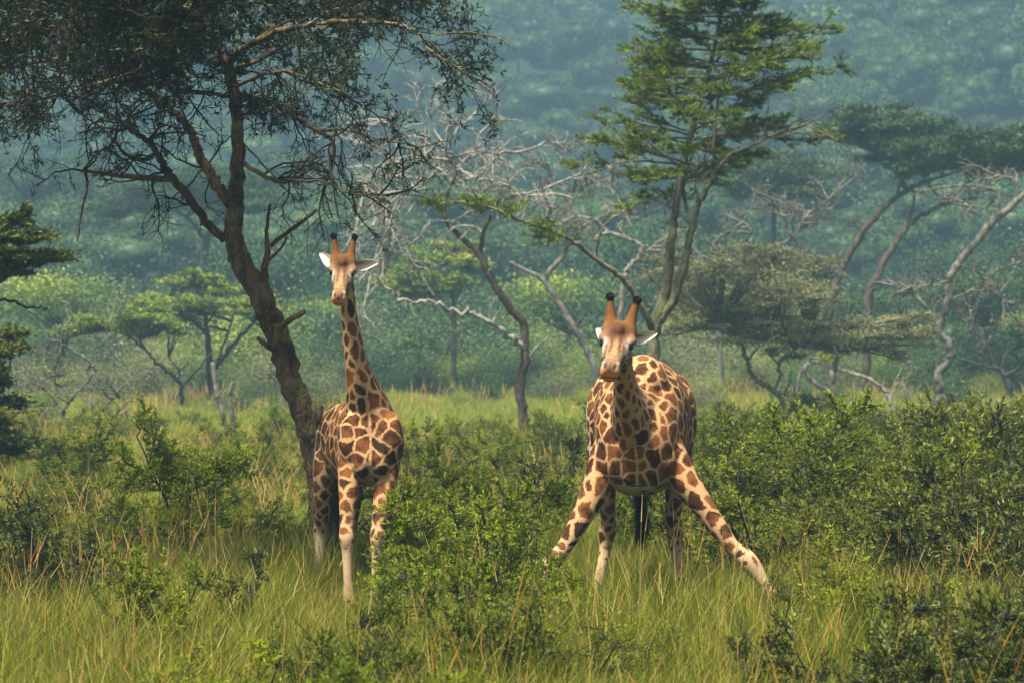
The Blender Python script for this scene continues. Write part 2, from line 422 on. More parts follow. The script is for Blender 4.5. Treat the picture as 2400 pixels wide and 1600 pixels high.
def tree_root(name, label, cat, px, Y, group=None):
    b = P(px, 784, Y); b[2] = float(gz(b[0], Y)); return thing(name, label, cat, tuple(b), group), b
def add_limbs(root, base, Y, limbs, mat, seed, to_ground=True, sides=10, knob=.10, wob=.012):
    """limbs: (points, width0, width1[, name]) in view pixels; the first is the trunk"""
    out = []
    for i, L in enumerate(limbs):
        rng = RNG(seed * 97 + i)
        pts, w0, w1 = L[0], L[1], L[2]
        line = line_of(pts, Y)
        if i == 0 and to_ground:
            g = line[0].copy(); gb = base.copy(); gb[2] -= .25
            line = np.vstack([gb[None] * (1 - t) + g[None] * t for t in (0, .35, .7)] + [line])
        n = len(line); ln = np.linalg.norm(np.diff(line, axis=0), axis=1).sum()
        line[1:-1] += rng.normal(0, wob * min(1, ln / 3), (n - 2, 3))
        u = np.linspace(0, 1, n)
        w = w0 * (1 - u) + w1 * u if len(L) < 5 else np.interp(u, np.linspace(0, 1, len(L[4])), L[4])
        rad = np.array([pxm(ww, line[j, 1]) / 2 for j, ww in enumerate(w)]) * (.80 if Y > 90 else 1.0)
        if i == 0 and to_ground: rad[:4] *= np.array([1.35, 1.2, 1.08, 1.0])
        mb = MB(); limb_mesh(mb, rng, line, rad, sides if i == 0 else max(6, sides - 3), knob)
        nm = L[3] if len(L) > 3 and L[3] else ('trunk' if i == 0 else 'limb')
        mb.build(nm, mat, root, smooth=True, origin=base)
        out.append((line, rad))
    return out

def twig_levels(rng, starts, levels):
    """starts: (pos,dir) arrays; levels: list of dict(len,k,wig,trop,n,ang,flat,r0,r1) -> polylines per level"""
    pos, d = starts; out = []
    for i, lv in enumerate(levels):
        N = len(pos)
        if N == 0: break
        ln = lv['len'] * rng.uniform(.55, 1.3, N)
        if 'scale' in lv: ln = ln * lv['scale']
        Pl = grow(rng, pos, d, ln, lv.get('k', 6), lv.get('wig', .18), lv.get('trop', (0, 0, 0)))
        out.append(Pl)
        if i + 1 < len(levels):
            nx = levels[i + 1]
            pos, dd, t, pi = along(rng, Pl, nx['n'], nx.get('t0', .15), 1.0)
            d = splay(rng, dd, *nx.get('ang', (30, 75)), nx.get('flat', 1.0))
    return out
def limb_starts(rng, lines, per_m, t0=.15, ang=(30, 80), flat=1.0, rmax=None):
    ps, ds = [], []
    for line, rad in lines:
        pl, ln = resample(line, 12); n = max(1, int(ln * per_m))
        p, dd, t, _ = along(rng, pl[None], n, t0, 1.0)
        ps.append(p); ds.append(splay(rng, dd, *ang, flat))
        ps.append(pl[-1:]); ds.append(nrm(pl[-1:] - pl[-2:-1]))
    return np.concatenate(ps), np.concatenate(ds)

# --- the big leaning acacia over the standing giraffe
def big_acacia():
    Y = 41.6
    root, base = tree_root('acacia_tree', 'big leaning acacia with dark spreading crown beside the upright giraffe', 'tree', 742, Y)
    T = ([(738, 1230), (736, 1120), (722, 1040), (702, 960), (668, 870), (638, 770), (602, 690), (560, 620), (537, 560), (536, 500), (544, 420), (546, 310), (538, 210), (515, 130), (470, 60), (440, -20, .2), (420, -110, .4)], 50, 20, 'trunk',
         [58, 52, 50, 48, 48, 52, 56, 56, 55, 53, 47, 40, 38, 33, 29, 27, 26, 25, 23, 20])
    low = [
        ([(516, 552), (465, 500), (430, 450, -.2), (395, 410, -.4), (370, 370, -.5), (345, 330, -.6), (305, 300, -.8), (250, 262, -1)], 22, 10),
        ([(392, 412, -.4), (310, 407, -.6), (250, 400, -.8), (185, 392, -1)], 14, 9),
        ([(197, 396, -.9), (200, 435, -.95), (185, 500, -.95), (178, 555, -.9)], 8, 3),
        ([(350, 362, -.6), (310, 366, -.8), (280, 346, -1), (240, 300, -1.2), (180, 260, -1.4)], 10, 4),
        ([(530, 470), (500, 425, .2), (465, 370, .4), (447, 325, .5), (435, 295, .6), (410, 270, .7), (380, 240, .8), (350, 215, .9), (320, 197, 1), (260, 180, 1.1), (170, 160, 1.3)], 24, 11),
        ([(530, 222), (475, 215, -.3), (430, 212, -.5), (395, 220, -.7), (340, 250, -.9)], 10, 5),
        ([(525, 150), (470, 140, -.4), (435, 135, -.7), (400, 150, -1), (330, 180, -1.4), (250, 190, -1.7)], 13, 6),
        ([(612, 690), (608, 625, -.1), (615, 575, -.15), (612, 540, -.15), (620, 470, -.2)], 19, 7),
        ([(618, 566, -.15), (665, 530, -.3), (700, 505, -.4), (727, 483, -.45)], 11, 8),
        ([(616, 600, -.15), (645, 570, -.2), (660, 545, -.25)], 7, 4),
        ([(548, 370), (625, 415, -.4), (675, 415, -.7), (740, 417, -1), (800, 443, -1.2), (885, 450, -1.3)], 11, 3),
        ([(542, 215), (600, 230, -.3), (675, 265, -.6), (725, 300, -.8), (765, 325, -1), (762, 375, -1), (750, 415, -1)], 14, 8),
        ([(725, 300, -.8), (800, 300, -.9), (875, 320, -1), (935, 331, -1)], 7, 3),
        ([(640, 762, -.25), (652, 745, -.3), (700, 715, -.5)], 15, 11),
        ([(632, 800, -.2), (615, 795, -.3), (592, 776, -.4)], 17, 9),
        ([(618, 790, -.3), (625, 755, -.35), (614, 728, -.35)], 12, 6),
    ]
    high = [
        ([(500, 105), (350, 90, -.5), (180, 70, -1.1), (40, 80, -1.6), (-110, 100, -2)], 18, 6),
        ([(485, 85), (350, 120, .8), (200, 125, 1.4), (60, 150, 2), (-80, 170, 2.4)], 16, 6),
        ([(440, 0, .2), (340, -90, .4), (200, -150, .5), (30, -180, .6)], 18, 6),
        ([(430, -60, .3), (560, -160, .2), (720, -210, 0), (900, -220, -.2)], 16, 5),
        ([(520, 140), (600, 90, -.4), (720, 55, -.9), (860, 50, -1.3), (930, 62, -1.4), (985, 95, -1.5)], 16, 4),
        ([(530, 170), (640, 110, .6), (760, 60, 1.2), (850, 0, 1.5), (910, -20, 1.6)], 14, 4),
        ([(535, 200), (640, 165, -.8), (720, 185, -1.4), (790, 215, -1.7)], 10, 3),
        ([(450, 10), (420, -40, -1.2), (380, -60, -2.4), (330, -70, -3.4)], 14, 5),
        ([(470, 60), (520, 0, 1.2), (580, -40, 2.4), (620, -60, 3.2)], 14, 5),
        ([(500, 100), (440, 60, -1.4), (300, 30, -2.4), (150, 10, -3)], 12, 4),
        ([(480, 70), (380, 20, -.6), (240, 0, -1), (90, 10, -1.4), (-60, 30, -1.6)], 12, 4),
        ([(470, 50), (360, 0, 1.0), (200, -10, 1.8), (40, 20, 2.4)], 12, 4),
        ([(450, 10), (330, 150, .2), (200, 200, .4), (60, 230, .4), (-60, 240, .4)], 10, 4),
        ([(430, -40), (300, -60, 1.6), (150, -70, 2.6), (0, -90, 3)], 12, 4),
        ([(440, 0), (300, -30, -1.8), (140, -60, -3), (0, -80, -3.8)], 12, 4),
        ([(430, -60), (430, -180, -1), (380, -280, -2)], 14, 4),  # unseen upper limbs like this are added to shade the crown below
        ([(425, -90), (520, -220, 1), (640, -300, 1.6)], 14, 4),
        ([(520, 140), (640, 60, .2), (740, 20, .3), (840, -20, .3)], 9, 4),
    ]
    wisps = [
        ([(1000, 80, -1.6), (1080, 76, -1.8), (1150, 92, -1.9), (1185, 116, -2)], 5, 2),
        ([(980, 110, -1.5), (1040, 150, -1.7), (1095, 188, -1.8), (1135, 222, -1.8), (1140, 275, -1.8)], 6, 2),
        ([(560, 330), (640, 420, -.6), (700, 480, -.8), (706, 585, -.8)], 4, 2),
        ([(760, 380, -1), (770, 460, -1), (785, 530, -1)], 6, 2),
        ([(755, 400, -1), (742, 470, -1), (766, 520, -1)], 5, 2),
    ]
    li = add_limbs(root, base, Y, [T] + low + high + wisps, M['bark_big'], 11, sides=14, knob=.10)
    nl = len(low)
    lowl, highl, wl_ = li[1:1 + nl], li[1 + nl:1 + nl + len(high)], li[1 + nl + len(high):]
    rng = RNG(21)
    wood = MB(); leaf = MB()
    # crown: branches -> branchlets -> twigs with rosettes of narrow leaves
    st = limb_starts(rng, highl[:4] + highl[7:13] + highl[13:17], 4.2, .12, (35, 85), .75); s2 = limb_starts(rng, highl[4:7] + highl[17:], 2.9, .15, (35, 85), .8); st = (np.concatenate([st[0], s2[0]]), np.concatenate([st[1], nrm(s2[1] + np.array([.1, 0, -.25]))]))
    lv = twig_levels(rng, st, [dict(len=.95, k=7, wig=.2, trop=(0, 0, .01)), dict(len=.5, k=5, wig=.25, n=8, ang=(30, 80), flat=.8), dict(len=.24, k=3, wig=.25, n=6, ang=(30, 80), trop=(0, 0, -.03))])
    tubes(wood, lv[0], .013, .006, 5); tubes(wood, lv[1], .0065, .0035, 3); tubes(wood, lv[2], .0035, .002, 3)
    def rosettes(Pl, n, m, size, t0=.1):
        p, d, t, pi = along(rng, Pl, n, t0, 1.0)
        tc = np.repeat(np.clip(rng.normal(.45, .22, len(p)), 0, 1), m)
        pp = np.repeat(p, m, 0); dd = nrm(np.repeat(d, m, 0) * .35 + sphere_pts(rng, len(pp)) + np.array([0, 0, .15]))
        leaves(leaf, rng, pp, dd, size * rng.uniform(.6, 1.25, len(pp)), size * .26, tc)
    rosettes(lv[2], 1, 6, .092); rosettes(lv[1], 1, 6, .09)
    # bare hanging twigs under the crown and sparse tufts on the low limbs
    st = limb_starts(rng, lowl[0:2] + lowl[3:7] + lowl[10:13], 4.6, .15, (30, 85), .9)
    lv = twig_levels(rng, st, [dict(len=.75, k=7, wig=.26, trop=(0, 0, -.03)), dict(len=.36, k=5, wig=.3, n=5, ang=(25, 70), trop=(0, 0, -.08)), dict(len=.14, k=3, wig=.2, n=3, ang=(30, 80), trop=(0, 0, -.05))])
    tubes(wood, lv[0], .014, .007, 4); tubes(wood, lv[1], .007, .004, 3); tubes(wood, lv[2], .005, .003, 3)
    pick = lv[1][rng.random(len(lv[1])) < .45]; rosettes(pick, 3, 4, .055)
    st = limb_starts(rng, highl[:2] + highl[4:7] + highl[10:13], 3.2, .25, (40, 85), 1.0)
    st = (st[0], nrm(st[1] + np.array([0, 0, -.7])))
    lv = twig_levels(rng, st, [dict(len=.9, k=8, wig=.2, trop=(0, 0, -.07)), dict(len=.3, k=4, wig=.25, n=5, ang=(25, 70))])
    tubes(wood, lv[0], .010, .005, 4); tubes(wood, lv[1], .006, .003, 3)
    pick = lv[1][rng.random(len(lv[1])) < .4]; rosettes(pick, 2, 4, .055)
    # thorns on the wisps
    p, d, t, _ = along(rng, np.stack([resample(l[0], 10)[0] for l in wl_]), 26, .1, 1)
    tubes(wood, np.stack([p, p + splay(rng, d, 60, 95) * rng.uniform(.03, .08, (len(p), 1))], 1), .003, .001, 3)
    wood.build('twigs', M['twig_dark'], root, origin=base)
    leaf.build('crown', M['acacia_leaf'], root, origin=base)
big_acacia()

# --- the tall tiered tree behind the straddling giraffe
def tiered_acacia():
    Y = 72.0
    root, base = tree_root('acacia_tree', 'tall acacia in tiered bright green sprays on two pale stems behind the straddling giraffe', 'tree', 1500, Y)
    A = ([(1500, 860), (1501, 760), (1521, 700), (1536, 625), (1543, 550), (1548, 500), (1558, 440), (1570, 370), (1595, 280), (1626, 170), (1650, 60), (1668, -60), (1680, -170)], 30, 6, 'trunk', [30, 29, 27, 25, 24, 21, 19, 18, 16, 14, 12, 9, 7, 5])
    lim = [A,
           ([(1508, 740), (1546, 690, -.1), (1571, 615, -.2), (1586, 540, -.2), (1601, 480, -.3), (1626, 430, -.4), (1651, 385, -.5), (1681, 355, -.6), (1716, 340, -.6), (1776, 310, -.5), (1850, 285, -.3)], 22, 6),
           ([(1498, 760), (1490, 735, -.2), (1456, 675, -.4), (1426, 635, -.6), (1376, 600, -.8), (1326, 560, -1), (1286, 540, -1.1), (1251, 525, -1.2), (1206, 510, -1.2), (1176, 498, -1.2), (1130, 478, -1.2), (1060, 464, -1.2), (985, 472, -1.2)], 17, 4),
           ([(1366, 596, -.8), (1376, 545, -.9), (1396, 510, -.9), (1436, 485, -.8), (1480, 455, -.6)], 6, 3),
           ([(1635, 425, -.4), (1640, 330, -.2), (1652, 220, 0), (1690, 110, .2)], 11, 4),
           ([(1590, 520, -.2), (1570, 430, .4), (1600, 330, .8)], 12, 5)]
    li = add_limbs(root, base, Y, lim, M['bark_green'], 31, sides=10, knob=.07)
    rng = RNG(33); wood = MB(); leaf = MB()
    # tiers: y level -> reach to each side (view px)
    tiers = [(400, 1450, 1660, 5), (362, 1335, 1700, 7), (328, 1420, 1760, 4), (296, 1355, 1940, 8), (250, 1410, 1830, 6), (205, 1415, 1935, 8), (168, 1460, 1940, 6), (138, 1430, 1860, 7), (105, 1490, 1770, 5), (66, 1395, 1835, 8), (30, 1500, 1780, 6), (0, 1490, 1800, 7), (-30, 1530, 1790, 8), (-70, 1560, 1770, 7), (-110, 1600, 1740, 6), (-150, 1640, 1715, 5)]
    ax = np.array([(1575, 400), (1595, 300), (1626, 170), (1650, 60), (1668, -60), (1680, -170)], float)
    starts, dirs, lens = [], [], []
    for (y, xl, xr, n) in tiers:
        cx = np.interp(-y, -ax[:, 1], ax[:, 0])
        for k in range(n):
            a = rng.uniform(0, 2 * np.pi) if k > 1 else (np.pi if k == 0 else 0)
            reach = ((xr - cx) if math.cos(a) > 0 else (cx - xl)) * (1.0 if k < 2 else rng.uniform(.55, .95))
            reach = reach * (abs(math.cos(a)) + .75 * abs(math.sin(a)))
            s = P(cx + rng.normal(0, 6), y + (22 if reach > 200 else 12) + rng.normal(0, 8), Y + rng.normal(0, .1))
            starts.append(s); dirs.append((math.cos(a), math.sin(a), rng.uniform(.0, .28))); lens.append(pxm(reach, Y))
    starts, dirs, lens = np.array(starts), np.array(dirs), np.array(lens)
    Pl = grow(rng, starts, dirs, lens, 9, .09, (0, 0, .012))
    tubes(wood, Pl, .03, .008, 5)
    p, d, t, pi = along(rng, Pl, 13, .22, 1.0)
    d2 = splay(rng, d, 25, 65, .28); l2 = .55 * (1.15 - t) + .22
    P2 = grow(rng, p, d2, l2 * rng.uniform(.6, 1.2, len(p)), 5, .14, (0, 0, .03))
    tubes(wood, P2, .010, .004, 3)
    p, d, t, pi = along(rng, P2, 3, .2, 1.0)
    P3 = grow(rng, p, splay(rng, d, 15, 50, .35), .26 * rng.uniform(.6, 1.2, len(p)), 3, .1, (0, 0, .06))
    tubes(wood, P3, .005, .003, 3)
    # leaves hug the twigs like brushes; a share of the inner twigs is bare
    bare2 = rng.random(len(P2)) < .22
    def brush(Pl, n, size):
        p, d, t, pi = along(rng, Pl, n, .1, 1.0)
        tc = np.clip(.30 + rng.normal(0, .12, len(Pl))[pi] + .45 * t * rng.random(len(t)) + .08 * rng.normal(size=len(t)), 0, 1)
        dd = nrm(d * 1.0 + sphere_pts(rng, len(p)) * .8 + np.array([0, 0, .35]))
        leaves(leaf, rng, p, dd, size * rng.uniform(.6, 1.3, len(p)), size * .20, tc)
    keep3 = ~np.repeat(bare2, 3)
    brush(P3[keep3], 26, .095); brush(P2[~bare2], 34, .095)
    tip = Pl[:, 5:, :]; brush(tip, 60, .105)
    # tufts on the long left limb
    for (x, y, dy, n, s) in [(1245, 515, -1.2, 26, 40), (1255, 545, -1.2, 34, 55), (1100, 468, -1.2, 34, 42), (1165, 485, -1.2, 22, 30), (1000, 470, -1.2, 26, 32), (1440, 480, -.8, 14, 26), (1575, 262, -1.9, 40, 22), (1480, 450, -.5, 18, 30), (1560, 450, .2, 18, 40)]:
        c = P(x, y, Y + dy); r = pxm(s, Y)
        st = c + rng.normal(0, .4, (n, 3)) * np.array([r, r * .8, r * .3]); tw = grow(rng, st, nrm(rng.normal(0, 1, (n, 3)) * np.array([1, 1, .4])), .26, 4, .1, (0, 0, .05))
        tubes(wood, tw, .006, .003, 3); brush(tw, 24, .11)
    # pale dead sprays inside and below the crown
    st = limb_starts(rng, [li[0], li[1], li[4]], 2.2, .35, (35, 85), .8)
    lv = twig_levels(rng, st, [dict(len=1.0, k=7, wig=.16, trop=(0, 0, -.02)), dict(len=.45, k=5, wig=.2, n=5, ang=(25, 65)), dict(len=.2, k=3, wig=.2, n=3)])
    dead = MB(); tubes(dead, lv[0], .016, .007, 4); tubes(dead, lv[1], .008, .004, 3); tubes(dead, lv[2], .005, .003, 3)
    st = limb_starts(rng, [li[2], li[3]], 1.2, .1, (40, 85), 1)
    lv = twig_levels(rng, st, [dict(len=.5, k=6, wig=.2), dict(len=.2, k=4, wig=.2, n=4)])
    tubes(dead, lv[0], .012, .005, 4); tubes(dead, lv[1], .006, .003, 3)
    dead.build('dead_twigs', M['bark_grey'], root, origin=base)
    wood.build('twigs', M['bark_green'], root, origin=base)
    leaf.build('crown', M['conifer_leaf'], root, origin=base)
tiered_acacia()

# --- the bleached dead tree between the giraffes
def dead_tree():
    Y = 101.0
    root, base = tree_root('dead_tree', 'bleached leafless tree with tangled hanging twigs between the two giraffes', 'tree', 1204, Y)
    lim = [([(1203, 985), (1200, 935), (1193, 885), (1205, 835), (1205, 795), (1203, 745), (1178, 715), (1143, 665), (1118, 620), (1098, 580), (1063, 550), (1033, 520), (1018, 485), (1025, 450), (1038, 420), (1048, 390), (1028, 360), (1023, 335)], 30, 8, 'trunk', [30, 27, 27, 25, 23, 22, 22, 21, 20, 18, 15, 14, 13, 12, 11, 10, 8]),
           ([(1103, 580), (1110, 535, -.3), (1123, 505, -.5), (1143, 465, -.8), (1183, 450, -1), (1233, 440, -1.1)], 13, 5),
           ([(1203, 800), (1178, 775, -.5), (1133, 745, -.9), (1083, 725, -1.2), (1033, 710, -1.5), (983, 695, -1.8), (923, 685, -2), (893, 665, -2.1), (858, 630, -2.2)], 16, 6),
           ([(1130, 744, -.9), (1140, 725, -.9), (1145, 715, -.9)], 8, 5),
           ([(1215, 820, 0), (1233, 795, -.2), (1258, 775, -.3)], 8, 5),
           ([(1040, 418), (998, 380, .3), (978, 360, .5), (978, 310, .7)], 11, 6),
           ([(983, 370, .5), (943, 360, .2), (898, 370, 0), (858, 400, -.2), (836, 440, -.2)], 8, 3),
           ([(998, 380, .3), (1033, 335, .6), (1048, 300, .8), (1073, 280, .9)], 8, 6),
           ([(1050, 392), (1093, 410, -.4), (1133, 440, -.7), (1183, 446, -1)], 9, 4),
           ([(1093, 410, -.4), (1123, 380, -.6), (1153, 350, -.7)], 7, 6),
           ([(1020, 480), (973, 460, -.5), (953, 435, -.8), (925, 445, -1), (905, 480, -1.1)], 9, 3),
           ([(1030, 505), (983, 515, -.4), (933, 555, -.7), (878, 595, -.9)], 6, 2),
           ([(975, 320, .7), (935, 310, .8), (905, 290, .9), (885, 282, .9)], 7, 5),
           ([(1025, 340), (1000, 300, .4), (990, 270, .4)], 7, 3),
           ([(1048, 385), (1085, 350, 1), (1100, 310, 1.4)], 8, 3),
           ([(1120, 625), (1150, 590, -1), (1160, 560, -1.2)], 6, 3)]
    li = add_limbs(root, base, Y, lim[:1], M['bark_brown'], 41, sides=10, knob=.10)
    li += add_limbs(root, base, Y, lim[1:2], M['bark_brown'], 42, to_ground=False, sides=9)
    li += add_limbs(root, base, Y, lim[2:], M['bleached'], 43, to_ground=False, sides=9, knob=.06, wob=.05)
    for o in root.children:
        if o.name.startswith('trunk.') : o.name = 'limb'
    rng = RNG(44); tw = MB()
    up = li[5:11] + li[12:15] + [(li[0][0][-30:], li[0][1][-30:]), li[1]]
    st = limb_starts(rng, up, 1.35, .1, (35, 85), 1.0)
    lv = twig_levels(rng, st, [dict(len=1.6, k=9, wig=.17, trop=(0, 0, -.02)), dict(len=.95, k=7, wig=.18, n=5, ang=(30, 75), trop=(0, 0, -.04)), dict(len=.42, k=5, wig=.24, n=4, ang=(25, 70))])
    tubes(tw, lv[0], .042, .02, 4); tubes(tw, lv[1], .024, .011, 3); tubes(tw, lv[2], .014, .008, 3)
    st = limb_starts(rng, li[5:7] + li[10:12], 2.0, .15, (30, 70), 1.0)
    st = (st[0], nrm(st[1] + np.array([-.35, 0, -.75])))
    lv = twig_levels(rng, st, [dict(len=2.0, k=10, wig=.14, trop=(-.01, 0, -.05)), dict(len=.7, k=5, wig=.2, n=5, ang=(20, 55), trop=(0, 0, -.04)), dict(len=.3, k=4, wig=.2, n=2)])
    tubes(tw, lv[0], .03, .014, 4); tubes(tw, lv[1], .017, .009, 3); tubes(tw, lv[2], .011, .007, 3)
    st = limb_starts(rng, [li[2], li[4]], .6, .2, (40, 80), 1)
    lv = twig_levels(rng, st, [dict(len=.7, k=6, wig=.2), dict(len=.35, k=4, wig=.2, n=2)])
    tubes(tw, lv[0], .016, .008, 4); tubes(tw, lv[1], .01, .005, 3)
    tw.build('twigs', M['bleached'], root, origin=base)
dead_tree()

# --- crowns made of flat pads of fine foliage
def pads(mb, wood, rng, spec, Y, leaf, dens, tips, clumps=9, wr=.05, sprig=.25, depth=1.0, tone=0.0):
    """spec: (px,py,dy,rx px,rz px); foliage clumps spread through each flat pad, fed by branchlets from the nearest limb tip"""
    for (x, y, dy, rx, rz) in spec:
        c = P(x, y, Y + dy); a = pxm(rx, Y); h = pxm(rz, Y)
        m = max(4, int((1.5 if Y > 110 else 1) * clumps * (a / 1.5) ** 1.2))
        u = rng.uniform(-1, 1, (m, 3)); u = u[(u[:, :2] ** 2).sum(1) < 1.05]; m = len(u)
        cc = c + u * np.array([a, a * depth, h * 1.05]) + np.stack([np.zeros(m), np.zeros(m), -h * .9 * (u[:, 0] ** 2)], -1)
        if tips is not None and len(tips):
            dist = np.linalg.norm(tips[None] - cc[:, None], axis=2); b = tips[dist.argmin(1)]
            mid = b * .45 + cc * .55 + np.stack([rng.normal(0, a * .06, m), rng.normal(0, a * .06, m), np.full(m, -h * .45)], -1)
            t = np.linspace(0, 1, 7)[None, :, None]
            Pl = (1 - t) ** 2 * b[:, None] + 2 * t * (1 - t) * mid[:, None] + t * t * cc[:, None]
            Pl[:, 1:-1] += rng.normal(0, a * .02, Pl[:, 1:-1].shape)
            tubes(wood, Pl, wr, wr * .3, 4)
        n = int(dens * (1.05 if Y > 110 else 1)); lf = leaf * (.72 if Y > 110 else 1)
        sp = .20 if Y > 110 else .30
        s = np.array([a * sp, a * sp * depth + .1, h * .32])
        q = rng.normal(0, 1, (m, n, 3)) * s
        q[..., 2] = np.abs(q[..., 2]) * .8 - s[2] * .35
        pos = (cc[:, None] + q).reshape(-1, 3)
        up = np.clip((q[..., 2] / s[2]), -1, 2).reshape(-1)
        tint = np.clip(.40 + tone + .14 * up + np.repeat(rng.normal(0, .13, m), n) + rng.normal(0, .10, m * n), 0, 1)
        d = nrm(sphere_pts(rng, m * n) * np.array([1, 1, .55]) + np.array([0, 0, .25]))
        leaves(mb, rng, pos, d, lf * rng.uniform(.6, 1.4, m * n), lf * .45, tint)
        k = int(m * 14)
        p0 = cc[rng.integers(0, m, k)] + rng.normal(0, 1, (k, 3)) * s
        tw = grow(rng, p0, sphere_pts(rng, k) * np.array([1, 1, .5]), a * sprig, 4, .2)
        tubes(wood, tw, wr * .25, wr * .12, 3)

def pad_tree(name, label, Y, basepx, limbs, padspec, leafmat, barkmat, seed, leaf=.2, dens=260, clumps=9, cat='tree', twigs=0, wr=.05, group=None, tone=0.0, depth=1.0, dead=False):
    root, base = tree_root(name, label, cat, basepx, Y, group)
    li = add_limbs(root, base, Y, limbs, barkmat, seed, sides=9, knob=.08, wob=.03)
    rng = RNG(seed * 7 + 1); leafb = MB(); wood = MB()
    tips = np.concatenate([resample(l[0], 8)[0][3:] for l in li])
    if padspec:
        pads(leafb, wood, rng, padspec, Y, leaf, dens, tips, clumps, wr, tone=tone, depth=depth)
    if twigs:
        st = limb_starts(rng, li[1:] if len(li) > 1 else li, twigs, .3, (30, 85), .9)
        lv = twig_levels(rng, st, [dict(len=pxm(60, Y), k=8, wig=.2), dict(len=pxm(34, Y), k=6, wig=.2, n=6), dict(len=pxm(16, Y), k=4, wig=.2, n=3)])
        tubes(wood, lv[0], wr * .6, wr * .2, 4); tubes(wood, lv[1], wr * .28, wr * .12, 3); tubes(wood, lv[2], wr * .16, wr * .09, 3)
    if wood.n: wood.build('twigs', barkmat, root, origin=base)
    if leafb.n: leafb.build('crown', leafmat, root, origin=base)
    return root

def named_trees():
    # umbrella acacia on the left, lit yellow green
    pad_tree('umbrella_acacia', 'yellow-green umbrella acacia on a forked dark trunk behind the leaning tree', 152, 484,
             [([(483, 905), (481, 830), (477, 767), (472, 725)], 24, 12), ([(486, 850), (505, 830), (524, 805), (549, 775), (575, 748), (600, 725)], 17, 8), ([(477, 770), (450, 745), (415, 725), (380, 715)], 12, 6), ([(476, 740), (500, 715), (530, 690)], 9, 5), ([(500, 835), (520, 770, 2), (540, 720, 3)], 9, 5)],
             [(455, 655, 0, 85, 20), (400, 690, -1, 70, 18), (530, 672, 1, 70, 18), (575, 705, 0, 60, 18), (500, 700, -1.5, 90, 18), (440, 715, 1, 60, 14), (610, 735, 0, 40, 14), (450, 640, 0, 45, 14)], M['umbrella_leaf'], M['bark_dark'], 51, leaf=.26, dens=300, clumps=8, wr=.07)
    pad_tree('umbrella_acacia', 'low umbrella acacia with one long flat shelf left of the forked trunk', 140, 417,
             [([(417, 925), (417, 886), (404, 868), (389, 856), (355, 830), (332, 799), (318, 770), (295, 745)], 13, 6), ([(417, 888), (443, 860), (468, 830), (490, 805)], 9, 5), ([(411, 878), (411, 850), (396, 832), (388, 818)], 6, 3), ([(411, 850), (428, 838), (432, 822)], 5, 3), ([(330, 800), (290, 770), (240, 755)], 7, 3)],
             [(180, 752, 0, 55, 16), (240, 735, 0, 70, 18), (310, 718, -1, 75, 20), (365, 730, 1, 60, 22), (290, 755, 1, 70, 16), (345, 705, 0, 55, 14), (400, 755, 0, 45, 14)], M['umbrella_leaf'], M['bark_dark'], 52, leaf=.24, dens=280, clumps=8, wr=.06)
    # dark tree far behind the fork
    pad_tree('acacia_tree', 'hazy dark crowned tree far behind the leaning acacia fork', 235, 448,
             [([(452, 700), (458, 640), (470, 580), (488, 520), (520, 470)], 28, 16), ([(475, 560), (440, 510), (390, 480), (320, 470)], 14, 6), ([(488, 520), (560, 480), (620, 460)], 12, 6)],
             [(330, 455, 0, 95, 26), (430, 440, 2, 100, 28), (540, 435, 0, 100, 28), (620, 455, -2, 70, 22), (260, 480, 2, 60, 20), (470, 410, 0, 80, 22)], M['dark_leaf'], M['bark_dark'], 53, leaf=.36, dens=300, clumps=7, wr=.1)
    # twisted grey trees in the middle distance
    pad_tree('twisted_tree', 'grey twisted half-bare tree with S-bent limbs behind the dead tree', 145, 1376,
             [([(1374, 905), (1363, 835), (1323, 760), (1298, 720), (1268, 675), (1243, 640), (1203, 620), (1173, 603)], 26, 8), ([(1250, 648), (1268, 615), (1298, 580), (1313, 535), (1313, 500), (1298, 480), (1268, 475)], 18, 8), ([(1313, 535), (1350, 515), (1400, 490), (1440, 470)], 10, 5), ([(1300, 480), (1330, 440), (1328, 405), (1380, 390), (1430, 370)], 9, 5), ([(1268, 475), (1240, 440), (1262, 400), (1240, 370), (1215, 350)], 8, 4), ([(1330, 410), (1290, 380), (1300, 340), (1340, 320)], 6, 3)],
             [(1330, 430, 2, 60, 16), (1400, 410, 3, 55, 14)], M['olive_leaf'], M['bark_grey'], 54, leaf=.2, dens=60, clumps=5, twigs=1.6, wr=.10)
    pad_tree('twisted_tree', 'pale S-curved bare trunk rising behind the straddling giraffe horns', 138, 1424,
             [([(1424, 800), (1426, 720), (1433, 650), (1443, 615), (1468, 590), (1473, 565), (1443, 550), (1398, 535), (1370, 545)], 20, 9), ([(1460, 600), (1500, 565), (1530, 545)], 8, 4), ([(1443, 550), (1420, 520), (1440, 495), (1420, 460)], 8, 4), ([(1400, 536), (1370, 505), (1345, 500)], 7, 3)],
             [], M['olive_leaf'], M['bark_pale'], 55, twigs=1.5, wr=.08)
    pad_tree('twisted_tree', 'sprawling leafless grey limbs above the olive thicket crown', 155, 1660,
             [([(1660, 905), (1650, 760), (1640, 640), (1655, 590), (1640, 560), (1670, 535), (1720, 520)], 18, 8), ([(1645, 620), (1700, 580), (1760, 570), (1820, 545), (1850, 500), (1900, 460), (1950, 420)], 13, 5), ([(1820, 545), (1870, 580), (1905, 610)], 9, 5), ([(1650, 600), (1600, 590), (1560, 600), (1540, 630)], 9, 4), ([(1850, 580), (1810, 530), (1790, 480), (1775, 460)], 13, 5), ([(1700, 580), (1730, 540), (1700, 500), (1730, 480)], 8, 4)],
             [(1800, 465, 2, 45, 10)], M['olive_leaf'], M['bark_grey'], 56, dens=40, clumps=4, twigs=1.7, wr=.10)
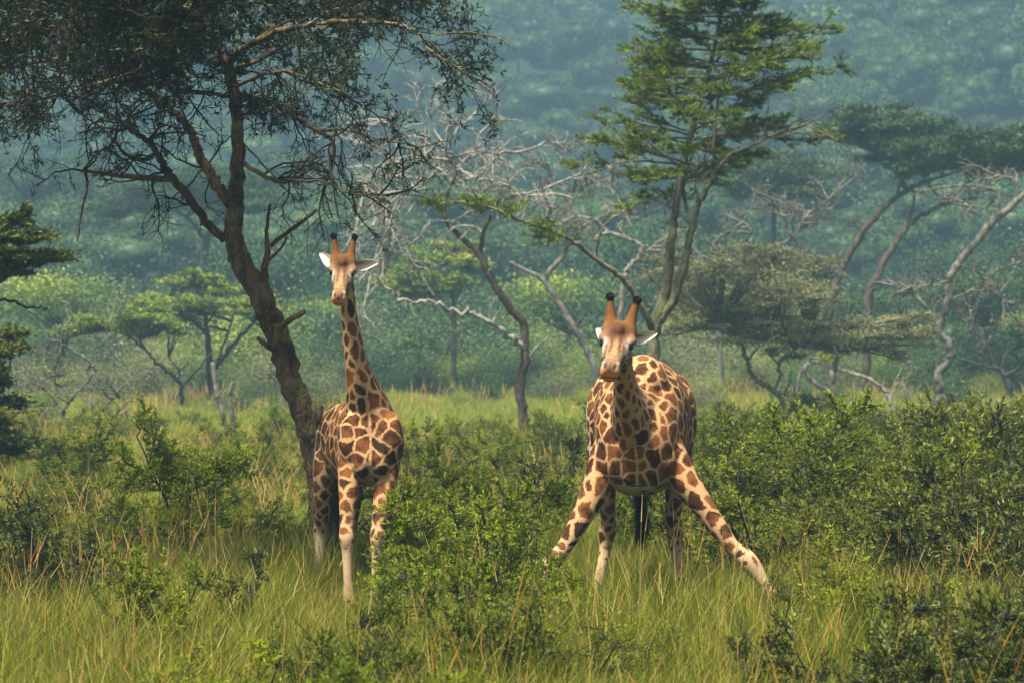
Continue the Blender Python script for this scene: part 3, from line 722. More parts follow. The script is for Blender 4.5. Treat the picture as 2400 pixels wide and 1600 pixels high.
    pad_tree('acacia_tree', 'dark flat-topped acacia half hidden behind the tiered tree', 205, 1760,
             [([(1760, 880), (1765, 700), (1775, 560), (1780, 470), (1785, 430)], 20, 10), ([(1778, 480), (1720, 430), (1680, 410)], 10, 5), ([(1780, 470), (1840, 425), (1880, 410)], 10, 5)],
             [(1700, 400, 0, 70, 22), (1780, 380, 0, 80, 24), (1860, 395, 1, 70, 22), (1760, 430, 2, 110, 20), (1850, 440, 0, 60, 18)], M['dark_leaf'], M['bark_dark'], 57, leaf=.3, dens=280, clumps=7, wr=.08, tone=.1)
    # the low olive umbrella thicket tree on the right
    olive = [(1560, 625, 0, 80, 26), (1640, 640, -2, 90, 28), (1730, 615, -1, 110, 32), (1830, 620, 0, 90, 30), (1600, 680, 1, 100, 26), (1700, 675, 2, 110, 28), (1800, 680, -2, 110, 28), (1580, 730, -1, 70, 24), (1660, 735, 1, 90, 26), (1760, 745, 0, 110, 28), (1860, 745, -1, 100, 28), (1960, 750, 0, 95, 28), (2060, 765, 1, 80, 24), (1900, 800, 0, 80, 22), (2000, 800, 1, 70, 22), (1720, 785, -1, 70, 18), (1830, 790, 1, 60, 18), (2100, 740, 0, 60, 18)]
    pad_tree('umbrella_thorn', 'broad olive-brown thorn tree with a dense twiggy flat crown right of the straddling giraffe', 122, 1800,
             [([(1799, 950), (1796, 919), (1771, 892), (1734, 869), (1718, 842), (1708, 802), (1690, 765), (1650, 740)], 20, 9), ([(1776, 894), (1791, 866), (1788, 835), (1808, 819), (1838, 789), (1860, 760)], 12, 7), ([(1797, 915), (1814, 875), (1818, 850)], 8, 4), ([(1715, 830), (1740, 800), (1780, 770)], 8, 5), ([(1790, 838), (1765, 810), (1740, 780)], 7, 4)],
             [(x, y + 14 * math.sin(x * .7), d, rx * 1.05, rz * .95) for (x, y, d, rx, rz) in olive], M['olive_leaf'], M['bark_green'], 58, leaf=.16, dens=210, clumps=12, wr=.07, depth=.9)
    pad_tree('thorn_tree', 'pale grey trunk with a low dark fork under the olive thorn crown', 132, 1911,
             [([(1911, 925), (1911, 870), (1914, 838), (1920, 790)], 24, 16), ([(1905, 900), (1880, 885), (1860, 868), (1850, 848), (1860, 820)], 17, 12), ([(1831, 905), (1841, 849), (1871, 832), (1910, 815)], 11, 7), ([(1914, 845), (1940, 800), (1970, 770)], 10, 6)],
             [(1912, 803, -3, 24, 22)], M['shrub_bright'], M['bark_grey'], 59, leaf=.16, dens=200, clumps=20, wr=.05)
    pad_tree('dead_tree', 'fallen bare grey trunk arching over the grass right of the thorn tree', 130, 2050,
             [([(2052, 938), (2040, 910), (2028, 893), (1992, 868), (1960, 856), (1930, 850)], 18, 6), ([(2048, 920), (2052, 885), (2065, 858)], 6, 4)], [], M['olive_leaf'], M['bark_pale'], 60, twigs=.4, wr=.05)
    # tall acacias on the right with flat dark crowns
    pad_tree('umbrella_acacia', 'tall slanting acacia with flat dark crown, upper of two on the right slope', 168, 1880,
             [([(1880, 905), (1900, 740), (1925, 640), (1945, 595), (1985, 530), (2030, 475), (2080, 440), (2140, 412)], 30, 12), ([(1990, 525), (1975, 510), (1955, 505)], 8, 5), ([(2080, 440), (2060, 390), (2030, 350)], 12, 7), ([(2100, 430), (2180, 400), (2250, 385)], 11, 6), ([(2060, 450), (2075, 400), (2100, 360)], 10, 6)],
             [(1960, 285, 0, 70, 20), (2040, 275, 0, 85, 24), (2100, 300, -2, 90, 26), (2000, 310, 2, 90, 18), (2070, 335, 2, 90, 24), (2120, 350, 0, 80, 24), (1905, 300, 0, 50, 14), (1990, 262, 0, 70, 14)], M['dark_leaf'], M['bark_brown'], 61, leaf=.3, dens=300, clumps=8, wr=.08)
    pad_tree('umbrella_acacia', 'slanting acacia with a broad dark crown reaching over the pale bent trunk', 162, 1985,
             [([(1985, 905), (1995, 700), (2025, 615), (2070, 540), (2110, 500), (2170, 470), (2240, 455)], 26, 9), ([(2080, 530), (2095, 480), (2103, 445)], 11, 6), ([(2150, 480), (2210, 430), (2260, 400)], 9, 5), ([(2170, 470), (2130, 420), (2120, 390)], 8, 5)],
             [(2150, 345, 0, 90, 24), (2240, 330, -2, 95, 28), (2330, 325, 0, 90, 28), (2200, 375, 2, 95, 22), (2300, 365, 0, 90, 26), (2400, 350, 0, 90, 26), (2120, 385, 0, 60, 18), (2380, 315, 2, 80, 22)], M['dark_leaf'], M['bark_brown'], 62, leaf=.3, dens=300, clumps=8, wr=.08)
    pad_tree('dead_tree', 'pale bent trunk leaning right with bare grey brush around its fork', 125, 2160,
             [([(2159, 940), (2159, 898), (2157, 854), (2184, 825), (2179, 791), (2159, 742), (2179, 693), (2181, 640), (2203, 601), (2237, 562), (2276, 513), (2311, 484), (2352, 448), (2420, 400)], 24, 14, 'trunk', [26, 25, 27, 22, 22, 20, 21, 19, 20, 20, 22, 20, 19, 16]),
              ([(2160, 745), (2125, 703), (2086, 664)], 12, 9), ([(2182, 690), (2252, 654), (2276, 630), (2330, 606)], 7, 4), ([(2181, 645), (2140, 655), (2100, 660), (2050, 655)], 7, 3), ([(2275, 515), (2262, 480), (2200, 470)], 8, 4), ([(2300, 490), (2290, 445), (2230, 425), (2170, 430)], 8, 4), ([(2205, 600), (2208, 640), (2212, 670)], 5, 3), ([(2250, 655), (2245, 700), (2235, 730)], 5, 3), ([(2340, 455), (2330, 415), (2270, 395)], 8, 4), ([(2252, 654), (2300, 680), (2320, 720)], 6, 3)],
             [], M['olive_leaf'], M['bark_grey'], 63, twigs=2.0, wr=.085)
    pad_tree('gnarled_tree', 'black gnarled low tree at the edge of the wood past the pale trunk', 150, 2322,
             [([(2320, 905), (2306, 859), (2290, 845), (2262, 838), (2223, 828)], 18, 6), ([(2308, 860), (2340, 845), (2352, 815), (2390, 790)], 13, 6), ([(2290, 845), (2275, 815), (2262, 790)], 10, 5), ([(2300, 850), (2310, 815), (2345, 795)], 9, 4)],
             [(2330, 770, 2, 60, 20), (2260, 760, 1, 50, 18), (2390, 760, 0, 60, 20)], M['dark_leaf'], M['bark_dark'], 64, leaf=.26, dens=120, clumps=6, twigs=.8, wr=.07)
    # middle distance between the giraffes
    pad_tree('acacia_tree', 'yellow-green leafy tree on a stout pale trunk behind the dead tree', 160, 1043,
             [([(1043, 890), (1043, 820), (1044, 735), (1040, 660)], 20, 14), ([(1042, 740), (1000, 680), (950, 640)], 10, 5), ([(1042, 700), (1070, 640), (1080, 600)], 9, 5)],
             [(940, 630, 0, 60, 22), (1000, 590, 0, 65, 24), (1040, 570, 1, 50, 20), (1030, 640, -1, 60, 22), (980, 660, 1, 70, 22), (1085, 610, 0, 40, 18), (905, 650, 0, 45, 16)], M['umbrella_leaf'], M['bark_grey'], 65, leaf=.26, dens=240, clumps=8, wr=.06, tone=.15)
    pad_tree('umbrella_acacia', 'small hazy umbrella tree in the hollow right of the upright giraffe neck', 172, 990,
             [([(995, 890), (985, 870), (965, 850), (935, 825)], 9, 5), ([(985, 870), (992, 835), (1000, 815)], 8, 4)],
             [(930, 808, 0, 60, 14), (990, 795, 0, 60, 14), (1030, 812, 0, 40, 12), (960, 785, 0, 50, 10)], M['dark_leaf'], M['bark_dark'], 66, leaf=.3, dens=220, clumps=7, wr=.06, tone=.15)
    # left edge
    pad_tree('acacia_tree', 'green shelved acacia crown jutting in beside the leaning acacia', 62, -70,
             [([(-70, 1000), (-75, 850), (-60, 740), (-40, 660), (-30, 560), (-35, 480)], 30, 10), ([(-45, 680), (10, 640), (45, 615), (95, 600)], 13, 5), ([(-50, 700), (20, 690), (60, 705), (110, 708)], 9, 4), ([(-35, 600), (30, 570), (90, 555)], 10, 4)],
             [(20, 530, 0, 55, 18), (75, 545, -.5, 55, 16), (10, 575, .5, 60, 20), (80, 585, 0, 60, 15), (-40, 540, 0, 60, 24), (115, 590, 0, 40, 10), (30, 615, 0, 60, 14), (-50, 600, .5, 60, 24), (40, 505, 0, 22, 12), (62, 500, 0, 8, 22)], M['shrub_dark'], M['bark_dark'], 67, leaf=.10, dens=420, clumps=26, wr=.02)
    pad_tree('leafy_bush', 'dark rounded bush at the wood edge below the shelved crown', 66, -25,
             [([(-25, 1040), (-20, 960), (-15, 880), (-10, 790)], 16, 6), ([(-20, 950), (10, 880), (25, 820)], 9, 4)],
             [(0, 760, 0, 45, 30), (10, 830, 0, 50, 36), (-10, 900, 0, 55, 40), (20, 960, -.5, 45, 36), (-40, 800, 0, 55, 46), (0, 1010, 0, 60, 30)], M['shrub_dark'], M['bark_dark'], 68, leaf=.11, dens=420, clumps=26, wr=.02, cat='bush')
    pad_tree('thorn_thicket', 'grey tangled half-dead thicket of arching limbs on the left meadow', 98, 170,
             [([(172, 1010), (160, 985), (145, 955), (155, 927), (186, 892), (217, 857), (209, 838), (182, 811), (155, 795), (116, 780)], 11, 5), ([(170, 1010), (147, 985), (124, 977), (85, 985)], 9, 5), ([(150, 965), (130, 940), (90, 938), (52, 942)], 8, 4), ([(175, 1005), (200, 960), (245, 930), (270, 900)], 7, 3), ([(150, 950), (110, 900), (80, 880), (60, 850)], 7, 3), ([(160, 930), (130, 890), (125, 840), (140, 800)], 6, 3), ([(180, 1000), (230, 980), (265, 950)], 6, 3)],
             [(215, 850, 0, 45, 30), (250, 920, 0, 50, 30), (140, 880, .5, 60, 34), (90, 900, .5, 45, 28), (200, 960, 0, 55, 26)], M['olive_leaf'], M['bark_grey'], 69, leaf=.09, dens=45, clumps=12, twigs=2.6, wr=.05, cat='thicket')
    # two broken stumps
    for (pts, ws, lab, sd) in [([(517, 968), (508, 935), (499, 905), (493, 870), (488, 833)], (15, 13), 'taller broken grey snag of the pair standing in the meadow', 71), ([(535, 970), (530, 940), (527, 908), (532, 890), (535, 877)], (19, 10), 'shorter broken grey snag of the pair standing in the meadow', 72)]:
        root, base = tree_root('tree_stump', lab, 'stump', pts[0][0], 106.0)
        li = add_limbs(root, base, 106.0, [(pts, ws[0], ws[1]), ([(pts[2][0] + 4, pts[2][1]), (pts[2][0] + 14, pts[2][1] - 12)], 7, 3, 'broken_branch')], M['bark_grey'], sd, sides=10, knob=.14)
named_trees()

# --- hazy trees along the foot of the hill, each its own tree
def foothill_trees():
    rng = RNG(81)
    protos = []
    for k, (flat, kind, n) in enumerate([(.2, 'dark_leaf', 10), (.2, 'umbrella_leaf', 10), (.8, 'forest_leaf', 16), (.75, 'umbrella_leaf', 15), (.85, 'olive_leaf', 14)]):
        r = RNG(200 + k); wood = MB(); lf = MB(); H = 1.0
        pts = np.array([[0, 0, -.03], [.02, .01, .25], [.05 * r.normal(), .04 * r.normal(), .5]]); ln = catmull(pts, 5)
        limb_mesh(wood, r, ln, np.linspace(.035, .02, len(ln)), 7, .1)
        c = sphere_pts(r, n) * np.array([.42, .42, .42 * flat]) * r.uniform(.4, 1, (n, 1)); c[:, 2] += .80 - (.62 * flat if flat > .3 else .02)
        t = np.linspace(0, 1, 6)[None, :, None]; b = np.broadcast_to(ln[-1], (n, 3)); mid = b * .4 + c * .6 - np.array([0, 0, .06])
        tubes(wood, (1 - t) ** 2 * b[:, None] + 2 * t * (1 - t) * mid[:, None] + t * t * c[:, None], .014, .005, 4)
        s = np.array([.15, .15, .045 + .13 * flat]); m = 700
        q = r.normal(0, 1, (n, m, 3)) * s
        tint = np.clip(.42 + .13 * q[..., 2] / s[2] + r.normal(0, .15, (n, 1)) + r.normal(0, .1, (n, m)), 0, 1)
        leaves(lf, r, (c[:, None] + q).reshape(-1, 3), sphere_pts(r, n * m), .026 * r.uniform(.6, 1.4, n * m), .014, tint.ravel())
        wm = wood.mesh('tree_wood_%d' % k, True); wm.materials.append(M['bark_dark'] if k != 4 else M['bark_grey'])
        lm = lf.mesh('tree_crown_%d' % k); lm.materials.append(M[kind]); protos.append((wm, lm))
    kinds = ['hazy flat-topped dark tree at the foot of the wooded hill', 'hazy flat-topped light green tree at the foot of the wooded hill', 'hazy round dark tree at the foot of the wooded hill', 'hazy round light green tree at the foot of the wooded hill', 'hazy greyish thin-crowned tree at the foot of the wooded hill']
    # (view x, metres away, height, kind)
    spots = []
    for i in range(64):
        spots.append((rng.uniform(-150, 2500), rng.uniform(178, 245), rng.uniform(4.0, 7.5), int(rng.choice(5, p=[.2, .2, .25, .2, .15]))))
    for i in range(16):
        spots.append((rng.uniform(-100, 2450), rng.uniform(205, 250), rng.uniform(8, 11.5), int(rng.choice([0, 2]))))
    spots += [(60, 150, 3.4, 4), (230, 200, 7, 4), (300, 205, 7.5, 4), (350, 215, 7, 2), (650, 215, 6.5, 3), (700, 170, 2.5, 2), (760, 210, 6, 1), (1100, 160, 2.6, 2), (1250, 200, 6, 3), (1290, 190, 4, 2), (1500, 190, 4.5, 2), (1590, 185, 4, 2), (1650, 190, 4.2, 4), (2080, 165, 3.6, 2), (2230, 168, 4.2, 2), (2280, 180, 5, 2), (2000, 172, 3.2, 2), (1960, 178, 3.6, 2), (890, 190, 4.5, 2), (590, 150, 1.8, 2), (640, 142, 1.6, 2), (1120, 145, 1.9, 2), (560, 190, 4.5, 3)]
    for i in range(34):
        spots.append((rng.uniform(-80, 2450), rng.uniform(118, 162), rng.uniform(1.0, 2.4), int(rng.choice([2, 3, 4]))))
    for i in range(70):
        spots.append((-90 + i * 37 + rng.normal(0, 12), rng.uniform(162, 178), rng.uniform(1.8, 4.0), int(rng.choice([2, 3, 4], p=[.45, .35, .2]))))
    for (x, Y, h, k) in spots:
        b = P(x, 784, Y); b[2] = float(gz(b[0], Y)) - .02
        root = thing('hazy_tree', kinds[k], 'tree', tuple(b), 'trees along the foot of the hill', rng.uniform(0, 6.28), h)
        link('trunk', protos[k][0], root); link('crown', protos[k][1], root)
foothill_trees()

# ------------------------------------------------------------------ shrubs
def shrub_meshes(seed, kind, H=1.0):
    """one shrub about H tall: stems from one root, branchlets, small leaves hugging the twigs"""
    rng = RNG(seed); wood = MB(); leaf = MB()
    if kind == 'round':
        n = 15; a = rng.uniform(0, 6.28, n); tilt = np.radians(rng.uniform(8, 62, n))
        d = np.stack([np.sin(tilt) * np.cos(a), np.sin(tilt) * np.sin(a), np.cos(tilt)], -1)
        L1, L2, L3, n2, n3, nl, ls = H * .92, H * .36, H * .17, 10, 7, 14, .033 * H
        tr1, tr2 = (0, 0, .03), (0, 0, .05)
    elif kind == 'sapling':      # one upright leader with long feathery side branches
        n = 3; a = rng.uniform(0, 6.28, n); tilt = np.radians(rng.uniform(4, 22, n))
        d = np.stack([np.sin(tilt) * np.cos(a), np.sin(tilt) * np.sin(a), np.cos(tilt)], -1)
        L1, L2, L3, n2, n3, nl, ls = H * .98, H * .46, H * .13, 14, 13, 16, .034 * H
        tr1, tr2 = (0, 0, .03), (0, 0, .035)
    elif kind == 'thin':         # a single sparse leader
        n = 2; a = rng.uniform(0, 6.28, n); tilt = np.radians(rng.uniform(3, 14, n))
        d = np.stack([np.sin(tilt) * np.cos(a), np.sin(tilt) * np.sin(a), np.cos(tilt)], -1)
        L1, L2, L3, n2, n3, nl, ls = H * .98, H * .20, H * .08, 14, 6, 9, .03 * H
        tr1, tr2 = (0, 0, .02), (0, 0, .08)
    else:                        # arching: branches droop outwards
        n = 8; a = rng.uniform(0, 6.28, n); tilt = np.radians(rng.uniform(25, 60, n))
        d = np.stack([np.sin(tilt) * np.cos(a), np.sin(tilt) * np.sin(a), np.cos(tilt)], -1)
        L1, L2, L3, n2, n3, nl, ls = H * 1.05, H * .36, H * .15, 11, 9, 16, .034 * H
        tr1, tr2 = (0, 0, -.01), (0, 0, .04)
    st = rng.normal(0, .03 * H, (n, 3)); st[:, 2] = -.05 * H
    P1 = grow(rng, st, d, L1 * rng.uniform(.65, 1.1, n), 9, .10, tr1)
    tubes(wood, P1, .014 * H, .004 * H, 5)
    p, dd, t, _ = along(rng, P1, n2, .22, 1); 
    P2 = grow(rng, p, splay(rng, dd, 30, 75, .8), L2 * (1.15 - .7 * t) * rng.uniform(.6, 1.2, len(p)), 6, .13, tr2)
    tubes(wood, P2, .006 * H, .0025 * H, 3)
    p, dd, t2, pi = along(rng, P2, n3, .15, 1)
    P3 = grow(rng, p, splay(rng, dd, 25, 70, .8), L3 * rng.uniform(.5, 1.2, len(p)), 3, .12, (0, 0, .06))
    tubes(wood, P3, .003 * H, .002 * H, 3)
    base_t = rng.normal(0, .12, len(P2))
    p, dd, t3, pj = along(rng, P3, nl, .1, 1)
    tint = np.clip(.42 + base_t[pi][pj] + .25 * (t3 - .5) + rng.normal(0, .12, len(p)), 0, 1)
    leaves(leaf, rng, p, nrm(dd * .9 + sphere_pts(rng, len(p)) + np.array([0, 0, .3])), ls * rng.uniform(.7, 1.5, len(p)), ls * .38, tint)
    p, dd, t3, pj = along(rng, P2, nl, .3, 1)
    leaves(leaf, rng, p, nrm(dd * .7 + sphere_pts(rng, len(p)) + np.array([0, 0, .25])), ls * rng.uniform(.6, 1.3, len(p)), ls * .42, np.clip(.5 + base_t[pj] + rng.normal(0, .1, len(p)), 0, 1))
    return wood, leaf
SHR = {}
def shrub_proto(key, seed, kind, leafmat):
    w, l = shrub_meshes(seed, kind)
    wm = w.mesh(key + '_stems'); wm.materials.append(M['bark_dark']); lm = l.mesh(key + '_leaves'); lm.materials.append(M[leafmat])
    SHR[key] = (wm, lm)
for i in range(4): shrub_proto('round%d' % i, 300 + i, 'round', 'shrub_leaf')
for i in range(2): shrub_proto('feather%d' % i, 340 + i, 'arch', 'shrub_leaf')
for i in range(2): shrub_proto('dark%d' % i, 310 + i, 'round', 'shrub_dark')
for i in range(2): shrub_proto('sap%d' % i, 320 + i, 'sapling', 'shrub_bright')
shrub_proto('sapthin', 325, 'thin', 'shrub_dark')
for i in range(2): shrub_proto('arch%d' % i, 330 + i, 'arch', 'shrub_bright')
shrub_proto('archdark', 335, 'arch', 'shrub_dark')
def shrub(key, px, Y, h, label, group=None, name='shrub', wide=1.0, rz=None, rng=RNG(9)):
    b = P(px, 784, Y); b[2] = float(gz(b[0], Y))
    o = thing(name, label, 'shrub', tuple(b), group, rng.uniform(0, 6.28) if rz is None else rz, h)
    o.scale = (h * wide, h * wide, h)
    link('stems', SHR[key][0], o); link('foliage', SHR[key][1], o)
    return o
def build_shrubs():
    rng = RNG(91)
    # dense thicket to the right of the straddling giraffe
    g = 'shrubs of the thicket right of the straddling giraffe'
    lab = 'dense green thorny shrub in the thicket right of the straddling giraffe'
    labd = 'thorny shrub coloured dark for shade in the thicket right of the straddling giraffe'
    for Y, x0, x1, st, h0, h1 in [(41.5, 1780, 2480, 150, 1.25, 1.6), (44, 1660, 2480, 135, 1.5, 1.9), (47, 1620, 2480, 130, 1.6, 2.0), (51, 1560, 2480, 125, 1.6, 2.0), (56, 1600, 2480, 120, 1.5, 2.0), (62, 1620, 2480, 120, 1.4, 1.9), (69, 1600, 2500, 120, 1.2, 1.8)]:
        x = x0
        while x < x1:
            xx = x + rng.normal(0, st * .2); YY = Y + rng.normal(0, .7)
            dk = rng.random() < (.06 + .35 * (xx > 2080) + .2 * (Y < 43))  # dark-leaved share rises toward outer end and front row, imitating shade by colour
            shrub(('dark%d' % rng.integers(2)) if dk else str(rng.choice(['round0', 'round1', 'round2', 'round3', 'feather0', 'feather1'])), xx, YY, rng.uniform(h0, h1) * (1.1 + .12 * (xx > 2150)), labd if dk else lab, g, wide=rng.uniform(.95, 1.25))
            x += st * rng.uniform(.75, 1.25)
    # leafy saplings sticking out of it
    shrub('sap0', 1870, 46, 2.35, 'tall bright sapling topping the thicket below the thorn tree')
    shrub('archdark', 2180, 38.5, 1.9, 'dark arching bush spreading over the seed stalks at the thicket edge', wide=1.15)
    shrub('dark0', 2330, 37.0, 1.95, 'large dark bush at the outer end of the thicket', wide=1.2)  # leaf colour itself carries the dimness of this corner
    # shrubs behind and between the giraffes
    for (k, x, Y, h, l) in [('sap1', 455, 47.5, 2.05, 'feathery bright sapling with upswept branches left of the leaning acacia trunk'),
                            ('arch0', 330, 45.0, 1.55, 'arching sapling with long drooping sprays beside the feathery sapling'),
                            ('dark1', 60, 37.0, 1.55, 'black-green bush in the shaded grass under the big acacia crown'),
                            ('sapthin', 120, 36.0, 1.75, 'thin dark upright sapling beside the black-green bush'),
                            ('arch1', 1035, 35.6, 1.7, 'bright thorn bush covering the upright giraffe front leg'),
                            ('sap0', 1110, 36.2, 1.6, 'leafy green sapling right of the upright giraffe'),
                            ('round0', 1140, 36.5, 1.4, 'rounded green bush midway between the two giraffes'),
                            ('arch0', 1200, 38.5, 1.4, 'spreading light green bush left of the splayed front hoof'),
                            ('sap1', 1075, 45, 1.7, 'spiky sapling standing behind the bushes between the giraffes'),
                            ('sapthin', 1290, 50, 2.3, 'slender dark sapling leaning beside the straddling giraffe shoulder'),
                            ('arch1', 1215, 33.2, .95, 'low bright sprig hiding the splayed left hoof'),
                            ('round2', 985, 41, 1.6, 'bushy green shrub directly behind the upright giraffe flank'),
                            ('sap1', 1540, 33.6, .62, 'small feathery sprig in front of the hind leg'),
                            ('arch0', 1900, 35.5, .85, 'low fern-like sprig past the right splayed hoof')]:
        shrub(k, x, Y, h, l, name='bush' if 'bush' in l else 'sapling', wide=1.0)
    for (k, x, Y, h, l) in [('arch1', 880, 33.0, .75, 'loose low bush beside the upright giraffe hooves'), ('sap1', 1120, 31.5, 1.35, 'feathery sprig rising from the foreground bushes between the giraffes'),
                            ('arch0', 1330, 31.0, .95, 'low leafy bush before the straddling giraffe hind leg'), ('round0', 1860, 33.5, 1.0, 'small round bush in front of the right splayed hoof'),
                            ('arch1', 1150, 33.8, 1.15, 'bright fronds in front of the left splayed hoof'), ('sap0', 330, 31.0, 1.25, 'young bright sapling in the shaded grass under the acacia'),
                            ('round2', 1480, 29.0, .85, 'low grass-high bush before the straddling giraffe tail'), ('sap1', 1960, 31.5, 1.2, 'fresh green sapling before the thicket'),
                            ('arch0', 700, 45.5, 1.3, 'green bush behind the leaning trunk foot')]:
        shrub(k, x, Y, h, l, name='bush' if 'bush' in l else 'sapling')
    # soft low bushes closest to the viewer
    for (k, x, Y, h, l) in [('arch0', 540, 24.5, 1.15, 'sprawling olive bush low in front of the upright giraffe'),
                            ('round3', 760, 25.5, 1.05, 'grey-green bush with pale stems before the upright giraffe'),
                            ('feather0', 1010, 27.0, 1.3, 'full low bush in the foreground grass between the giraffes'),
                            ('round1', 1260, 27.5, 1.25, 'low mixed green bush in the foreground before the straddling giraffe'),
                            ('sapthin', 1690, 27.5, 1.25, 'small dark sapling in the foreground right of the straddling giraffe'),
                            ('archdark', 2000, 26.0, 1.30, 'sprawling dark bush at the foot of the thicket'),
                            ('dark1', 2280, 27.5, 1.25, 'dark tangled bush in the foreground under the thicket end'),
                            ('sapthin', 590, 33.0, 1.45, 'thin dark sapling before the leaning trunk foot')]:
        shrub(k, x, Y, h, l, name='bush' if 'bush' in l else 'sapling')
    for (k, x, Y, h, l) in [('arch1', 690, 21.5, 1.25, 'bright bush with broad fronds low before the upright giraffe'), ('arch0', 900, 21.0, 1.25, 'bright fronded bush nearest the low bushes between the giraffes'), ('archdark', 2230, 24.0, 1.4, 'dark arching bush in the grass below the thicket end')]:  # the dark one has corner shade put into its leaf colour
        shrub(k, x, Y, h, l, name='bush')
    # scattered low shrubs in the meadow
    gm = 'low shrubs dotted over the meadow'
    for i in range(150):
        Y = 48 + 72 * rng.random() ** 1.3; x = rng.uniform(-40, 1660)
        if Y < 66 and 600 < x < 760: continue
        k = str(rng.choice(['round0', 'round1', 'round2', 'round3', 'arch0', 'arch1']))
        shrub(k, x, Y, rng.uniform(.6, 1.15), 'low spreading bright shrub growing among the meadow grass' if k[0] == 'a' else 'low rounded green shrub growing among the meadow grass', gm, wide=rng.uniform(1, 1.4))
    for i in range(46):
        Y = rng.uniform(52, 105); x = rng.uniform(-20, 1620)
        if Y < 70 and 600 < x < 760: continue
        k = str(rng.choice(['feather0', 'feather1', 'sap0', 'sap1', 'round1']))
        shrub(k, x, Y, rng.uniform(1.0, 1.65), 'waist-high feathery shrub standing above the meadow grass' if k[0] == 'f' else ('slim bright sapling standing above the meadow grass' if k[0] == 's' else 'waist-high rounded shrub standing above the meadow grass'), 'taller shrubs in the meadow', wide=rng.uniform(.9, 1.4))
    for i in range(44):
        Y = rng.uniform(74, 130); x = rng.uniform(1540, 2500)
        shrub(rng.choice(['round0', 'round1', 'round2', 'arch0']), x, Y, rng.uniform(.9, 1.5), 'pale green shrub in the meadow behind the thicket', 'shrubs behind the thicket', wide=rng.uniform(1, 1.4))
build_shrubs()

# ------------------------------------------------------------------ grass
def blade_clump(seed, n, h, spread, w, bend, mat, heads=False, tmu=.45, tsd=.34, segs=3, dry=.10):
    rng = RNG(seed); mb = MB()
    a = rng.uniform(0, 6.28, n); r = spread * np.sqrt(rng.random(n))
    st = np.stack([r * np.cos(a), r * np.sin(a), np.full(n, -.03)], -1)
    out = np.stack([np.cos(a), np.sin(a), np.zeros(n)], -1)
    hh = h * rng.uniform(.5, 1.1, n); bd = bend * rng.uniform(.2, 1.3, n)
    az = rng.uniform(0, 6.28, n); dirv = nrm(out * .6 + np.stack([np.cos(az), np.sin(az), np.zeros(n)], -1) * .8)
    side = np.stack([-dirv[:, 1], dirv[:, 0], np.zeros(n)], -1)
    sw = rng.uniform(0, 6.28, n); side = nrm(side * np.cos(sw)[:, None] + dirv * np.sin(sw)[:, None])
    us = np.linspace(0, 1, segs + 1); V = np.zeros((n, segs * 2 + 1, 3))
    for i, u in enumerate(us):
        c = st + dirv * (bd * hh * u ** 2.0)[:, None] + np.array([0, 0, 1.]) * (hh * (u - .25 * bd * u ** 2.5))[:, None]
        ww = w * (1 - u ** 1.6) * (.7 + .6 * u)
        if i < segs: V[:, 2 * i] = c - side * ww / 2; V[:, 2 * i + 1] = c + side * ww / 2
        else: V[:, 2 * segs] = c
    m = segs * 2 + 1; b = (np.arange(n) * m)[:, None]
    q = np.concatenate([b + np.array([[2 * i, 2 * i + 1, 2 * i + 3, 2 * i + 2]]) for i in range(segs - 1)])
    t = b + np.array([[2 * segs - 2, 2 * segs - 1, 2 * segs]])
    tint = np.clip(rng.normal(tmu, tsd, n), 0, .85); tint = np.where(rng.random(n) < dry, 1., tint)
    mb.add(V.reshape(-1, 3), q=q, t=t, tint=np.repeat(tint, m))
    if heads:
        tip = V[:, -1]; dd = nrm(V[:, -1] - (V[:, -2] + V[:, -3]) / 2); L = rng.uniform(.16, .34, n)[:, None]
        Pl = np.stack([tip - dd * L, tip - dd * L * .5, tip], 1)
        N = n; T = MB()
        tubes(mb, Pl, np.full(n, w * .62), np.full(n, w * .2), 4, tint=np.clip(rng.normal(.8, .12, n), 0, 1))
    me = mb.mesh('clump_%d' % seed); me.materials.append(mat); return me
